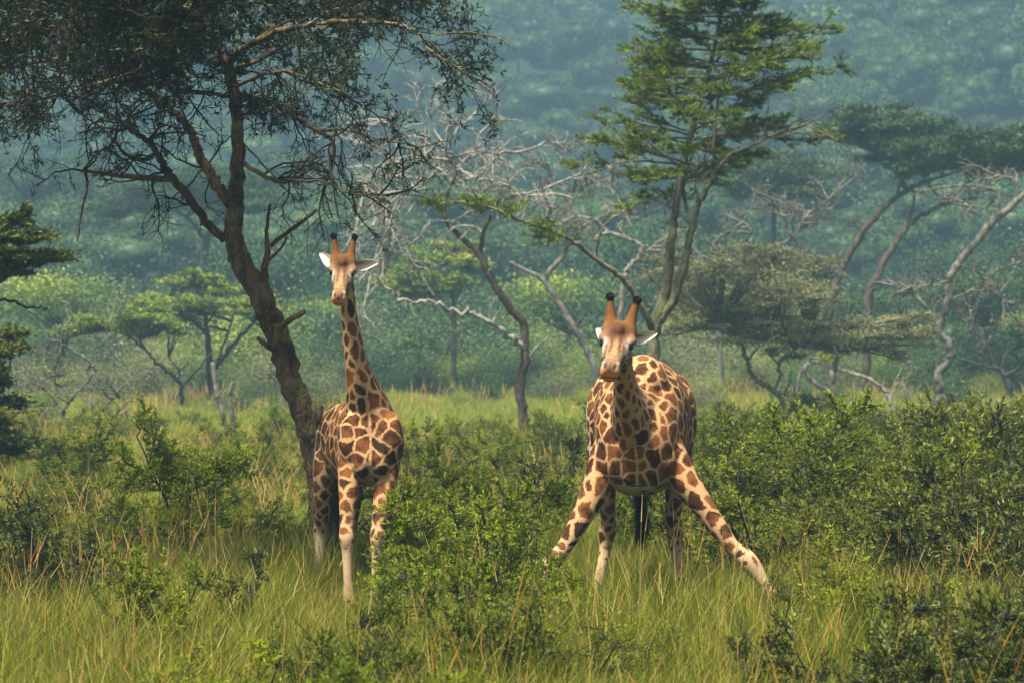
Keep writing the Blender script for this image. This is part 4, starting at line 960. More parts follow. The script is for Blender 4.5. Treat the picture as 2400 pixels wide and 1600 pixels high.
def grass_field():
    rng = RNG(71)
    green = [blade_clump(400 + i, 72, .52, .19, .0075, .65, M['grass']) for i in range(3)]
    tall = [blade_clump(410 + i, 44, .85, .17, .0075, .6, M['grass'], tmu=.38) for i in range(2)]
    dry = [blade_clump(420, 44, .55, .18, .006, .7, M['grass'], dry=.7)]
    straw = [blade_clump(430 + i, 5, 1.15, .12, .0062, .22, M['straw'], heads=True, tmu=.4, tsd=.3, segs=5) for i in range(3)]
    src = green + tall + dry + straw          # 0-2 green, 3-4 tall, 5 dry, 6-8 straw
    def cells(y0, y1, dens, mix, s0, s1, name, label, sources, margin=.20, zs=(.8, 1.25), avoid=None):
        pts = []
        y = y0; st = 1 / math.sqrt(dens)
        while y < y1:
            hw = 1.6 + y * .15 * (1 + margin); n = int(2 * hw / st)
            x = rng.uniform(-hw, hw, n); yy = y + rng.uniform(0, st, n)
            pts.append(np.stack([x, yy], -1)); y += st
        p = np.concatenate(pts); n = len(p)
        i = rng.choice(len(sources), n, p=np.array(mix) / sum(mix))
        s = rng.uniform(s0, s1, n)
        return p, i, s
    def emit(name, label, p, i, s, sources, tilt=.09):
        n = len(p)
        z = gz(p[:, 0], p[:, 1])
        # patches where the grass stands taller or is grazed short
        lush = np.array([mnoise.noise((x * .35, y * .22, 3.3)) for x, y in p])
        s = s * (1 + .35 * lush)
        s = np.where((p[:, 0] > -2.6) & (p[:, 0] < -1.2) & (p[:, 1] > 33) & (p[:, 1] < 40), s * .5, s)     # grazed round the upright giraffe
        rot = np.stack([rng.normal(0, tilt, n), rng.normal(0, tilt, n), rng.uniform(0, 6.28, n)], -1)
        sc = np.stack([s, s, s * rng.uniform(.8, 1.2, n)], -1)
        scatter(name, label, np.stack([p[:, 0], p[:, 1], z], -1), rot, sc, i, sources)
    p, i, s = cells(17, 34, 32, [2, 2, 2, 2.4, 2.4, 1.0, .16, .16, .16], .8, 1.2, '', '', src)
    p2, i2, s2 = cells(34, 46, 32, [2, 2, 2, .9, .9, .5, .10, .10, .10], .75, 1.1, '', '', src)
    p = np.concatenate([p, p2]); i = np.concatenate([i, i2]); s = np.concatenate([s, s2])
    # rank grass round the giraffes' feet
    c = np.concatenate([np.stack([P24(a, 800, b)[0] + rng.normal(0, .35, 14), b + rng.normal(-.35, .25, 14)], -1) for a, b in ((1185, 35.1), (1865, 35.1), (1388, 37), (1606, 37), (815, 38.7), (882, 38.7), (748, 40.5))])
    p = np.concatenate([p, c]); i = np.concatenate([i, rng.integers(0, 5, len(c))]); s = np.concatenate([s, rng.uniform(.95, 1.2, len(c))])
    emit('tall_grass', 'tall green grass with dry stalks filling the foreground', p, i, s, src)
    mg = [blade_clump(440 + k, 80, .55, .34, .012, .6, M['farwood'], tmu=.40, tsd=.25) for k in range(3)]
    ms = [blade_clump(450 + k, 16, 1.0, .34, .010, .3, M['straw'], heads=True, tmu=.5, tsd=.25) for k in range(2)]
    p, i, s = cells(46, 95, 8, [2, 2, 2, .2, .2], .8, 1.25, '', '', mg + ms, margin=.12)
    fg = [blade_clump(460 + k, 110, .62, .8, .024, .5, M['farwood'], tmu=.5, tsd=.25) for k in range(3)]
    fs = [blade_clump(470, 30, 1.2, .8, .022, .3, M['straw'], heads=True, tmu=.5, tsd=.25)]
    p2, i2, s2 = cells(95, 180, 2.2, [2, 2, 2, .10], .8, 1.2, '', '', fg + fs, margin=.1)
    p = np.concatenate([p, p2]); i = np.concatenate([i, i2 + 5]); s = np.concatenate([s, s2])
    emit('meadow_grass', 'pale yellow-green meadow grass stretching back to the trees', p, i, s, mg + ms + fg + fs)
grass_field()

# ------------------------------------------------------------------ giraffes
def loft(mb, secs, side=(1, 0, 0), seg=24, per=5, sup=2.2):
    """secs: (centre xyz, width, depth); closed tube of super-elliptic sections"""
    C = catmull([s[0] for s in secs], per); wd = catmull([[s[1], s[2], 0] for s in secs], per)
    T = nrm(np.gradient(C, axis=0)); S = np.asarray(side, float)
    S = nrm(S[None] - T * (T @ S)[:, None]); B = np.cross(T, S)
    a = np.arange(seg) * 2 * np.pi / seg
    ca = np.sign(np.cos(a)) * np.abs(np.cos(a)) ** (2 / sup); sa = np.sign(np.sin(a)) * np.abs(np.sin(a)) ** (2 / sup)
    V = C[:, None] + .5 * wd[:, 0, None, None] * S[:, None] * ca[None, :, None] + .5 * wd[:, 1, None, None] * B[:, None] * sa[None, :, None]
    n = len(C); V = V.reshape(-1, 3)
    j = np.arange(n - 1)[:, None] * seg; aa = np.arange(seg)[None]; bb = (aa + 1) % seg
    q = np.stack([j + aa, j + bb, j + seg + bb, j + seg + aa], -1).reshape(-1, 4)
    V = np.vstack([V, C[0], C[-1]]); e0, e1 = n * seg, n * seg + 1
    t = [(e0, (k + 1) % seg, k) for k in range(seg)] + [(e1, (n - 1) * seg + k, (n - 1) * seg + (k + 1) % seg) for k in range(seg)]
    mb.add(V, q=q, t=t)
    return C, wd
def ball(mb, c, r, R=None, seg=20, rings=12):
    th = np.linspace(0, np.pi, rings + 1)[1:-1]; ph = np.arange(seg) * 2 * np.pi / seg
    U = np.stack([np.sin(th)[:, None] * np.cos(ph), np.sin(th)[:, None] * np.sin(ph), np.broadcast_to(np.cos(th)[:, None], (len(th), seg))], -1).reshape(-1, 3)
    U = np.vstack([U, [0, 0, 1], [0, 0, -1]]) * np.asarray(r, float)
    if R is not None: U = U @ np.asarray(R).T
    m = len(th); q = [(i * seg + j, (i + 1) * seg + j, (i + 1) * seg + (j + 1) % seg, i * seg + (j + 1) % seg) for i in range(m - 1) for j in range(seg)]
    t = [(m * seg, j, (j + 1) % seg) for j in range(seg)] + [(m * seg + 1, (m - 1) * seg + (j + 1) % seg, (m - 1) * seg + j) for j in range(seg)]
    mb.add(U + np.asarray(c), q=q, t=t)

def coat_material():
    m, nt, out = new_mat('giraffe_coat')
    tc = nt.nodes.new("ShaderNodeTexCoord"); ob = tc.outputs["Object"]
    bc = attr(nt, "coat_base", 0); pe = attr(nt, "patch_edge"); pv = attr(nt, "patch_tone"); hd = attr(nt, "patch_core")
    nz = noise_n(nt, 26, 4, .65, ob); fine = noise_n(nt, 160, 2, .6, ob); mid = noise_n(nt, 9, 4, .6, ob)
    e = mth(nt, 'ADD', pe, mth(nt, 'MULTIPLY_ADD', nz, .060, -.030)); e = mth(nt, 'ADD', e, mth(nt, 'MULTIPLY_ADD', fine, .010, -.005))
    mask = ramp01(nt, e, -.005, .007)
    tone = mth(nt, 'ADD', mth(nt, 'MULTIPLY', pv, .55), mth(nt, 'ADD', mth(nt, 'MULTIPLY_ADD', mid, 1.6, -.75), mth(nt, 'MULTIPLY_ADD', nz, 1.2, -.45)))
    pc = mixc(nt, ramp01(nt, tone, .15, .9), (.034, .013, .006), (.20, .070, .019))
    pc = mixc(nt, mth(nt, 'MULTIPLY', ramp01(nt, mth(nt, 'ADD', hd, mth(nt, 'MULTIPLY_ADD', nz, .12, -.06)), .03, .10), .55), pc, (.045, .017, .009))
    base = mixc(nt, .55, bc, mixc(nt, mid, (.55, .52, .48), (1.15, 1.15, 1.15)), 'MULTIPLY')
    c = mixc(nt, mask, base, pc)
    c = mixc(nt, .35, c, mixc(nt, fine, (.45, .45, .45), (1.3, 1.3, 1.3)), 'MULTIPLY')
    b = nd(nt, "ShaderNodeBump", Strength=.35, Distance=.01)
    nt.links.new(mth(nt, 'ADD', mth(nt, 'MULTIPLY', fine, .6), nz), b.inputs["Height"])
    p = nd(nt, "ShaderNodeBsdfPrincipled", Roughness=.85); p.inputs["Specular IOR Level"].default_value = .12
    nt.links.new(c, p.inputs["Base Color"]); nt.links.new(b.outputs[0], p.inputs["Normal"]); nt.links.new(p.outputs[0], out.inputs[0])
    return m
def attr_mat(name, rough=.8):
    m, nt, out = new_mat(name)
    tc = nt.nodes.new("ShaderNodeTexCoord")
    c = mixc(nt, .5, attr(nt, "coat_base", 0), mixc(nt, noise_n(nt, 60, 3, .6, tc.outputs["Object"]), (.5, .5, .5), (1.25, 1.25, 1.25)), 'MULTIPLY')
    p = nd(nt, "ShaderNodeBsdfPrincipled", Roughness=rough); p.inputs["Specular IOR Level"].default_value = .2
    nt.links.new(c, p.inputs["Base Color"]); nt.links.new(p.outputs[0], out.inputs[0]); return m
M['coat'] = coat_material(); M['ear'] = attr_mat('ear_fur')
M['eye'] = plain_mat('wet_eye', (.006, .005, .005), .12, .6, .1)
M['hair_black'] = plain_mat('black_hair', (.008, .008, .010), .6, .2)
M['mane'] = plain_mat('mane_hair', (.10, .045, .018), .8, .2)
M['hoof'] = plain_mat('hoof_horn', (.05, .04, .03), .6, .3)
TAN, CREAM, WHITE = np.array([.47, .28, .13]), np.array([.48, .34, .20]), np.array([.54, .47, .38])
GREYW = np.array([.42, .36, .31]); ORANGE = np.array([.46, .17, .035]); BROWN = np.array([.10, .042, .018]); DARK = np.array([.02, .014, .012])

def head_frame(pitch, yaw, roll):
    p, y, r = math.radians(pitch), math.radians(yaw), math.radians(roll)
    f0 = np.array([-math.sin(y), -math.cos(y), 0]); R = np.array([math.cos(y), -math.sin(y), 0]); z = np.array([0, 0, 1.])
    f = f0 * math.cos(p) - z * math.sin(p); u = f0 * math.sin(p) + z * math.cos(p)
    return np.stack([R * math.cos(r) - u * math.sin(r), f, u * math.cos(r) + R * math.sin(r)], 1)   # columns: right, forward, up

def build_giraffe(label, cfg, seed):
    rng = RNG(seed); mb = MB()
    chains = []                                   # (points, part, radius) for colouring
    base = np.array(cfg['base'], float)
    def chain(part, secs, side=(1, 0, 0), **kw):
        if part in ('front', 'hind'):
            l = secs[-1][0]; d = l - secs[-2][0]; k = (l[2] - .075) / max(-d[2], 1e-3)
            tip = l + d * min(k, 3) * .8; tip[2] = .075; secs.append((tip, .11, .115))
        C, wd = loft(mb, secs, side, **kw); chains.append((part, C, wd.max(1) * .5)); return C
    chain("neck", cfg['neck'], per=6); tor = chain('torso', cfg['torso'], per=6, sup=2.3, seg=32)
    for nm in ('front_a', 'front_b'): chain('front', cfg[nm])
    for nm in ('hind_a', 'hind_b'): chain('hind', cfg[nm])
    for (c, r) in cfg.get('balls', []): ball(mb, c, r)
    # head
    HF = head_frame(*cfg['head_rot']); s = cfg['head_scale']; eye_mid = np.array(cfg['eye_mid'])
    org = eye_mid - HF @ (np.array([0, .17, .05]) * s)
    H = lambda x, y, z: org + HF @ (np.array([x, y, z]) * s)
    hs = [(-.07, .15, .17, -.02), (0, .22, .24, -.01), (.08, .255, .265, -.005), (.16, .262, .265, -.01), (.24, .235, .24, -.025), (.32, .19, .205, -.04), (.40, .16, .175, -.05), (.48, .15, .16, -.06), (.54, .158, .165, -.066), (.59, .165, .18, -.075), (.63, .152, .165, -.08), (.652, .10, .11, -.085)]
    C, wd = loft(mb, [(H(0, y, z), w * s, h * s) for (y, w, h, z) in hs], side=HF[:, 0], per=4, sup=2.15)
    chains.append(('head', C, wd.max(1) * .5))
    for sx in (-1, 1):
        ball(mb, H(sx * .108, .15, .078), np.array([.056, .078, .045]) * s, HF)          # brow
        ball(mb, H(sx * .07, .10, -.09), np.array([.055, .12, .10]) * s, HF)             # cheek
        ball(mb, H(sx * .045, .575, -.018), np.array([.034, .05, .032]) * s, HF)         # nostril pad
        # ossicones
        d = np.array(cfg['horn_dir']); a0 = np.array([sx * .072, .03, .125]); d = np.array([sx * d[0], d[1], d[2]]); d = d / np.linalg.norm(d)
        L = cfg['horn_len']
        C2, wd2 = loft(mb, [(H(*(a0 + d * L * t)), w * s, w * s) for t, w in ((-.12, .18), (.08, .15), (.3, .10), (.55, .074), (.82, .062), (1, .066), (1.06, .045))], side=HF[:, 0], seg=16)
        chains.append(('horn', C2, wd2.max(1) * .5))
    ball(mb, H(0, .05, .075), np.array([.125, .13, .125]) * s, HF)                      # skull dome
    ball(mb, H(0, .13, .135), np.array([.05, .06, .065]) * s, HF)                    # median bump
    ball(mb, H(0, .53, -.115), np.array([.055, .085, .045]) * s, HF)                    # lower lip and chin
    ball(mb, H(0, .32, -.10), np.array([.055, .20, .055]) * s, HF)                      # jaw
    me = mb.mesh('giraffe_rough', origin=base)
    tmp = bpy.data.objects.new('giraffe_rough', me); COL.objects.link(tmp)
    rm = tmp.modifiers.new("remesh", 'REMESH'); rm.mode = 'VOXEL'; rm.voxel_size = .0145
    sm = tmp.modifiers.new("smooth", 'SMOOTH'); sm.factor = .5; sm.iterations = 4
    dg = bpy.context.evaluated_depsgraph_get()
    body = bpy.data.meshes.new_from_object(tmp.evaluated_get(dg)); bpy.data.objects.remove(tmp)
    body.name = 'giraffe_body'
    n = len(body.vertices); V = np.zeros(n * 3, np.float32); body.vertices.foreach_get("co", V); V = V.reshape(-1, 3).astype(float) + base
    NR = np.zeros(n * 3, np.float32); body.vertices.foreach_get("normal", NR); NR = NR.reshape(-1, 3).astype(float)
    h = (V - org) @ HF / s                          # head coordinates
    # which part is each vertex of, and where along it
    best = np.full(n, 1e9); part = np.zeros(n, int); tpar = np.zeros(n); ax = np.zeros((n, 3))
    for ci, (nm, C, r) in enumerate(chains):
        T = nrm(np.gradient(C, axis=0))
        for a in range(0, n, 20000):
            D = np.linalg.norm(V[a:a + 20000, None] - C[None], axis=2) / r[None]; k = D.argmin(1); m = D.min(1)
            b = m < best[a:a + 20000]; ii = np.arange(a, min(a + 20000, n))[b]
            best[ii] = m[b]; part[ii] = ci; tpar[ii] = k[b] / (len(C) - 1); ax[ii] = T[k[b]]
    names = np.array([c[0] for c in chains])[part]
    # facial relief: nostrils, mouth line, eye sockets
    def blob(x, y, z, rx, ry, rz, mirror=True):
        f = lambda sx: np.exp(-(((h[:, 0] - sx * x) / rx) ** 2 + ((h[:, 1] - y) / ry) ** 2 + ((h[:, 2] - z) / rz) ** 2))
        return np.maximum(f(1), f(-1)) if mirror else f(1)
    near = (h[:, 1] > -.2) & (h[:, 1] < .8) & (np.abs(h[:, 0]) < .25) & (np.abs(h[:, 2]) < .3)
    nost = blob(.040, .605, -.020, .015, .05, .020) * near; mouth = np.exp(-((h[:, 2] + .118 + .12 * h[:, 0] ** 2) / .007) ** 2) * (h[:, 1] > .47) * near
    sock = blob(.135, .17, .03, .03, .042, .03) * near
    V = V - NR * (nost * .020 + mouth * .008 + sock * .012)[:, None] * s
    # light folds where limbs meet the trunk
    ww = np.array([mnoise.noise((p[0] * 5, p[1] * 5, p[2] * 2.2)) for p in V])
    V = V + NR * (ww * .006)[:, None]
    body.vertices.foreach_set("co", (V - base).astype(np.float32).ravel()); body.update()
    # patch size by part
    ps = cfg['psize']; size = np.full(n, .24 * ps); stretch = np.full(n, 1.25); line = np.full(n, .013); amt = np.ones(n)
    isn, ist, isf, ish, ishd = names == 'neck', names == 'torso', names == 'front', names == 'hind', np.isin(names, ['head', 'horn'])
    size[isn] = cfg['nsize'] + (.2 * ps - cfg['nsize']) * sstep(.35, .95, tpar[isn]); stretch[isn] = cfg['nstretch'] - .35 * tpar[isn]; line[isn] = .014
    gl = V[:, 2]
    legz = sstep(.55, 1.55, gl)
    size[isf | ish] = (.06 + .13 * ps * legz)[isf | ish]; line[isf | ish] = (.014 + .004 * legz)[isf | ish]; stretch[isf | ish] = 1.15
    amt[isf | ish] = sstep(.42, 1.05, gl)[isf | ish]
    size[ishd] = .05; line[ishd] = .012; amt[ishd] = 0
    # smooth the sizes a little over the joins by blending with height on the trunk
    NS = np.array([mnoise.noise_vector(p * 5.5) for p in V.tolist() and [Vector(v) for v in V]])
    W3 = V + NS * (size * .42)[:, None]
    # poisson-disc seeds over the skin
    order = rng.permutation(n)[:9000]; S, SR, SA, SS = [], [], [], []
    for i in order:
        if amt[i] < .05 and not ishd[i]: continue
        if len(S):
            dv = np.array(S) - W3[i]; al = (dv * np.array(SA)).sum(1)
            dist = np.sqrt((dv ** 2).sum(1) - al ** 2 * (1 - 1 / np.array(SS) ** 2))
            if (dist < .5 * (np.array(SR) + size[i]) * .92).any(): continue
        S.append(W3[i]); SR.append(size[i] * rng.uniform(.85, 1.15)); SA.append(ax[i]); SS.append(stretch[i])
    S, SR, SA, SS = map(np.array, (S, SR, SA, SS)); tone = rng.random(len(S))
    edge = np.zeros(n); pt = np.zeros(n); 
    for a in range(0, n, 8000):
        dv = W3[a:a + 8000, None] - S[None]; al = (dv * SA[None]).sum(2)
        D = np.sqrt(np.maximum((dv ** 2).sum(2) - al ** 2 * (1 - 1 / SS[None] ** 2), 0)) / SR[None]
        o = np.argpartition(D, 1, axis=1)[:, :2]; d2 = np.take_along_axis(D, o, 1)
        f1 = d2.min(1); f2 = d2.max(1); k = np.where(d2[:, 0] <= d2[:, 1], o[:, 0], o[:, 1])
        edge[a:a + 8000] = (f2 - f1) * .5 * SR[k]; pt[a:a + 8000] = tone[k]
    # pale midline down the chest
    mid = np.abs(V[:, 0] - np.interp(V[:, 2], cfg['mid'][0], cfg['mid'][1]))
    front = (NR[:, 1] < -.3) & ist | ((NR[:, 1] < -.5) & isn & (tpar > .72))
    edge = np.where(front, np.minimum(edge, mid * 1.0), edge)
    core = edge - line
    edge = edge - line - (1 - amt) * .06
    edge = np.where(amt < .03, -.1, edge)
    # base coat
    col = np.tile(TAN, (n, 1))
    def mixin(c, w):
        nonlocal col; w = np.clip(w, 0, 1)[:, None]; col = col * (1 - w) + np.asarray(c)[None] * w
    mixin(CREAM, .6 * (ish | ist) * sstep(.2, .9, (V[:, 1] - cfg['base'][1]) / 2))
    mixin(WHITE, .9 * ish * sstep(1.4, 2.0, gl))
    mixin(GREYW, np.where(isf | ish | ist, sstep(-.2, -.8, NR[:, 2]) * sstep(1.1, 1.3, gl) * sstep(2.2, 1.7, gl), 0)); 
    edge = np.where((NR[:, 2] < -.75) & (gl > 1.15) & (ist | isf), edge - .03, edge)
    mixin(CREAM * 1.1, np.where(isf | ish, 1 - sstep(.7, 1.4, gl), 0))
    mixin(CREAM * np.array([.9, .85, .8]), np.where(isf | ish, 1 - sstep(.2, .6, gl), 0))
    hm = ishd.astype(float)
    hx, hy, hz = np.abs(h[:, 0]), h[:, 1], h[:, 2]
    g1 = np.array([mnoise.noise(Vector(p) * 30) for p in h]) * .028                      # breaks up every marking
    hx, hy = np.abs(h[:, 0] + g1 * .8), h[:, 1] + g1 * 1.5
    mixin(CREAM * .78, hm)
    mixin(WHITE, hm * .85 * sstep(.05, .10, hx) * sstep(.14, .24, hy) * sstep(.09, .03, hz))
    mixin(TAN * .72, hm * .9 * np.exp(-(hx / .06) ** 2) * sstep(.10, .2, hy) * sstep(.60, .50, hy) * sstep(-.06, .0, hz))
    mixin(np.array([.21, .10, .042]), hm * sstep(.30, .14, hy) * sstep(.0, .06, hz))         # rufous crown and brow
    mixin(BROWN * .85, hm * .95 * np.exp(-(hx / .095) ** 4) * sstep(.30, .19, hy) * sstep(.0, .05, hz))   # dark forehead
    mixin(BROWN * .8, hm * .95 * np.exp(-((hx - .038) / .015) ** 2) * sstep(.16, .22, hy) * sstep(.50, .34, hy) * sstep(-.04, .0, hz))
    mixin(BROWN * .9, hm * .85 * np.exp(-((hx - .078) / .013) ** 2) * sstep(.22, .28, hy) * sstep(.52, .42, hy))
    mixin(WHITE * 1.05, hm * np.clip(1.2 * blob(.098, .235, .05, .022, .035, .05), 0, 1)); mixin(BROWN * 1.4, hm * .75 * sstep(.15, .6, g1 / .028) * (hy > .2) * (hy < .55))               # pale under the eyes
    mixin(DARK, hm * np.clip(1.6 * blob(.132, .180, .036, .028, .052, .032), 0, 1))     # eye rim
    mixin(DARK * 2, hm * .9 * blob(.135, .235, .0, .03, .03, .012))
    mixin(np.array([.20, .105, .05]), hm * .85 * sstep(.47, .53, hy) * sstep(-.10, -.03, hz) * sstep(.07, .04, hx))
    mixin(ORANGE * 1.5, hm * np.maximum(sstep(.56, .60, hy) * sstep(-.04, -.055, hz), sstep(.46, .52, hy) * sstep(-.075, -.095, hz)))   # lips
    mixin(ORANGE * 1.4, hm * .6 * blob(.0, .64, -.085, .07, .05, .03, False))
    mixin(BROWN * 1.2, hm * .85 * blob(0, .56, -.165, .06, .09, .018, False))
    mixin(CREAM * .9, hm * .7 * blob(.060, .60, -.015, .012, .05, .03))
    mixin(DARK, hm * np.clip(nost * 2.2, 0, 1)); mixin(DARK * 2.2, hm * .9 * mouth)
    mixin(DARK * 2, hm * .9 * np.clip(1.6 * blob(0, .62, -.02, .011, .05, .03, False), 0, 1))
    ho = (names == 'horn')
    tipz = np.array([(h[:, 0] * (np.sign(h[:, 0]) * cfg['horn_dir'][0]) + h[:, 1] * cfg['horn_dir'][1] + h[:, 2] * cfg['horn_dir'][2])])[0] / np.linalg.norm(cfg['horn_dir'])
    t0 = (np.array([.072, .03, .125]) * np.array(cfg['horn_dir'])).sum() / np.linalg.norm(cfg['horn_dir'])
    up = (tipz - t0) / cfg['horn_len']
    mixin(np.array([.19, .078, .022]), hm * sstep(.10, .3, up) * (h[:, 1] < .2))
    mixin(DARK * .7, hm * sstep(.84, .90, up) * (h[:, 1] < .2))
    # small dark cheek spots
    cheek = ishd & (h[:, 1] > .05) & (h[:, 1] < .5) & (h[:, 2] < .0) & (np.abs(h[:, 0]) > .055)
    edge = np.where(cheek, core + .002, np.where(ishd, -.1, edge))
    def setf(nm, val):
        a = body.attributes.new(nm, 'FLOAT', 'POINT'); a.data.foreach_set("value", val.astype(np.float32))
    setf("patch_edge", edge); setf("patch_tone", pt); setf("patch_core", np.where(ishd, 0, core))
    a = body.attributes.new("coat_base", 'FLOAT_COLOR', 'POINT'); a.data.foreach_set("color", np.hstack([col, np.ones((n, 1))]).astype(np.float32).ravel())
    body.materials.clear(); body.materials.append(M['coat'])
    body.polygons.foreach_set("use_smooth", np.ones(len(body.polygons), bool))
    root = thing('giraffe', label, 'giraffe', tuple(base))
    link('body', body, root)
    # eyes with a lash fringe
    for sx in (-1, 1):
        e = MB(); ball(e, H(sx * .114, .180, .034), np.array([.033, .040, .034]) * s, HF)
        eo = e.build('eye', M['eye'], root, smooth=True, origin=base)
        l = MB(); k = 16; u = rng.uniform(-1, 1, k)
        st = np.array([H(sx * .150, .172 + .036 * v, .062 - .010 * v * v) for v in u])
        dd = np.array([HF @ np.array([sx * .7, .35 + .3 * v, -.7]) for v in u])
        leaves(l, rng, st, dd, .022 * s, .006 * s, .2)
        l.build('eyelash', M['hair_black'], eo, origin=base)
    # ears: cupped leaves with pale rims
    for sx, (d, nn) in zip((-1, 1), cfg['ears']):
        d = nrm(np.array(d, float)); nn = np.array(nn, float); nn = nrm(nn - d * nn.dot(d)); w = np.cross(d, nn)
        root_p = H(sx * .10, -.01, .03); L, Wd = cfg['ear_len'], cfg['ear_len'] * .50
        nu, nv = 15, 9; G = np.zeros((2, nu, nv, 3)); CC = np.zeros((2, nu, nv, 3))
        for i in range(nu):
            u = i / (nu - 1); prof = Wd * .5 * (np.sin(np.pi * min(1, u ** .75)) ** .7 * (1 - .15 * u) + .28 * (1 - u) ** 2) + .003
            for j in range(nv):
                v = -1 + 2 * j / (nv - 1)
                cen = root_p + d * (L * u) + nn * (-.10 * L * math.sin(np.pi * u) * .6)
                roll = (1 - u) * .9 + .35
                pnt = cen + w * (prof * v * (1 - .25 * roll * v * v)) + nn * (prof * roll * (v * v - .4) * .75)
                for sd in (0, 1): G[sd, i, j] = pnt + nn * (.004 if sd == 0 else -.006)
                inner = WHITE * (1.3 + .1 * abs(v)); dk = math.exp(-((v + .25 * math.sin(5 * u)) / .28) ** 2) * math.exp(-((u - .32) / .26) ** 2)
                CC[0, i, j] = inner * (1 - .85 * dk) + DARK * 3 * (.85 * dk); CC[1, i, j] = CREAM
        eb = MB(); idx = np.arange(nu * nv).reshape(nu, nv); qs = []
        for sd, o in ((0, 0), (1, nu * nv)):
            for i in range(nu - 1):
                for j in range(nv - 1): qs.append((idx[i, j] + o, idx[i + 1, j] + o, idx[i + 1, j + 1] + o, idx[i, j + 1] + o))
        rim = [(i, 0) for i in range(nu)] + [(nu - 1, j) for j in range(1, nv)] + [(i, nv - 1) for i in range(nu - 2, -1, -1)]
        for (a1, b1) in zip(rim[:-1], rim[1:]): qs.append((idx[a1], idx[b1], idx[b1] + nu * nv, idx[a1] + nu * nv))
        eb.add(G.reshape(-1, 3), q=qs)
        eo = eb.build('ear', M['ear'], root, smooth=True, origin=base)
        a = eo.data.attributes.new("coat_base", 'FLOAT_COLOR', 'POINT'); a.data.foreach_set("color", np.hstack([CC.reshape(-1, 3), np.ones((2 * nu * nv, 1))]).astype(np.float32).ravel())
    # black hair on the horn tips
    for sx in (-1, 1):
        d = np.array([sx * cfg['horn_dir'][0], cfg['horn_dir'][1], cfg['horn_dir'][2]]); d = d / np.linalg.norm(d); a0 = np.array([sx * .072, .03, .125])
        k = 420; u = sphere_pts(rng, k); dw = HF @ d; c = H(*(a0 + d * cfg['horn_len'] * .98))
        u = u - dw * np.minimum(u @ dw, 0)[:, None] * .6
        t = MB(); leaves(t, rng, c + u * .030 * s, nrm(u + dw * .55), cfg['tuft'] * rng.uniform(.6, 1.2, k), .006, .3)
        t.build('horn_tuft', M['hair_black'], root, origin=base)
    # mane along the nape
    nk = chains[0][1]; nw = catmull([[q[1], q[2], 0] for q in cfg['neck']], 6)
    T = nrm(np.gradient(nk, axis=0)); S1 = nrm(np.array([1., 0, 0]) - T * T[:, :1]); Bn = np.cross(T, S1); Bn *= np.sign((Bn * np.array([0, 1., .6])).sum(1))[:, None]
    k = 900; i = rng.integers(1, int(len(nk) * .82), k)
    st = nk[i] + Bn[i] * (nw[i, 1] * .48)[:, None] + rng.normal(0, .008, (k, 3))
    mn = MB(); leaves(mn, rng, st, nrm(Bn[i] + rng.normal(0, .2, (k, 3)) - T[i] * .3), .075 * rng.uniform(.6, 1.2, k), .012, .4); mn.build('mane', M['mane'], root, origin=base)
    # tail with a long black tuft
    tl = catmull([P24(*p) for p in cfg['tail']], 6); tb = MB(); limb_mesh(tb, rng, tl, np.linspace(.04, .016, len(tl)), 8, .03)
    to = tb.build('tail', M['mane'], root, smooth=True, origin=base)
    k = 900; i = rng.integers(int(len(tl) * .45), len(tl), k); t = MB()
    st = tl[i] + rng.normal(0, .012, (k, 3)); d = nrm(np.array([cfg['tail_lean'], 0, -1]) + rng.normal(0, .10, (k, 3)))
    Pl = grow(rng, st, d, rng.uniform(.25, .5, k), 4, .05); tubes(t, Pl, .006, .002, 3); t.build('tail_tuft', M['hair_black'], to, origin=base)
    # hooves
    for nm in ('front_a', 'front_b', 'hind_a', 'hind_b'):
        c = np.array(cfg[nm][-1][0]); hb = MB()
        for sx in (-1, 1):
            loft(hb, [((c[0] + sx * .032, c[1] - .03, .11), .055, .11), ((c[0] + sx * .036, c[1] - .045, .05), .066, .14), ((c[0] + sx * .038, c[1] - .055, -.02), .074, .165)], side=(1, 0, 0), seg=12, per=2)
        hb.build('hoof', M['hoof'], root, smooth=True, origin=base)
    return root

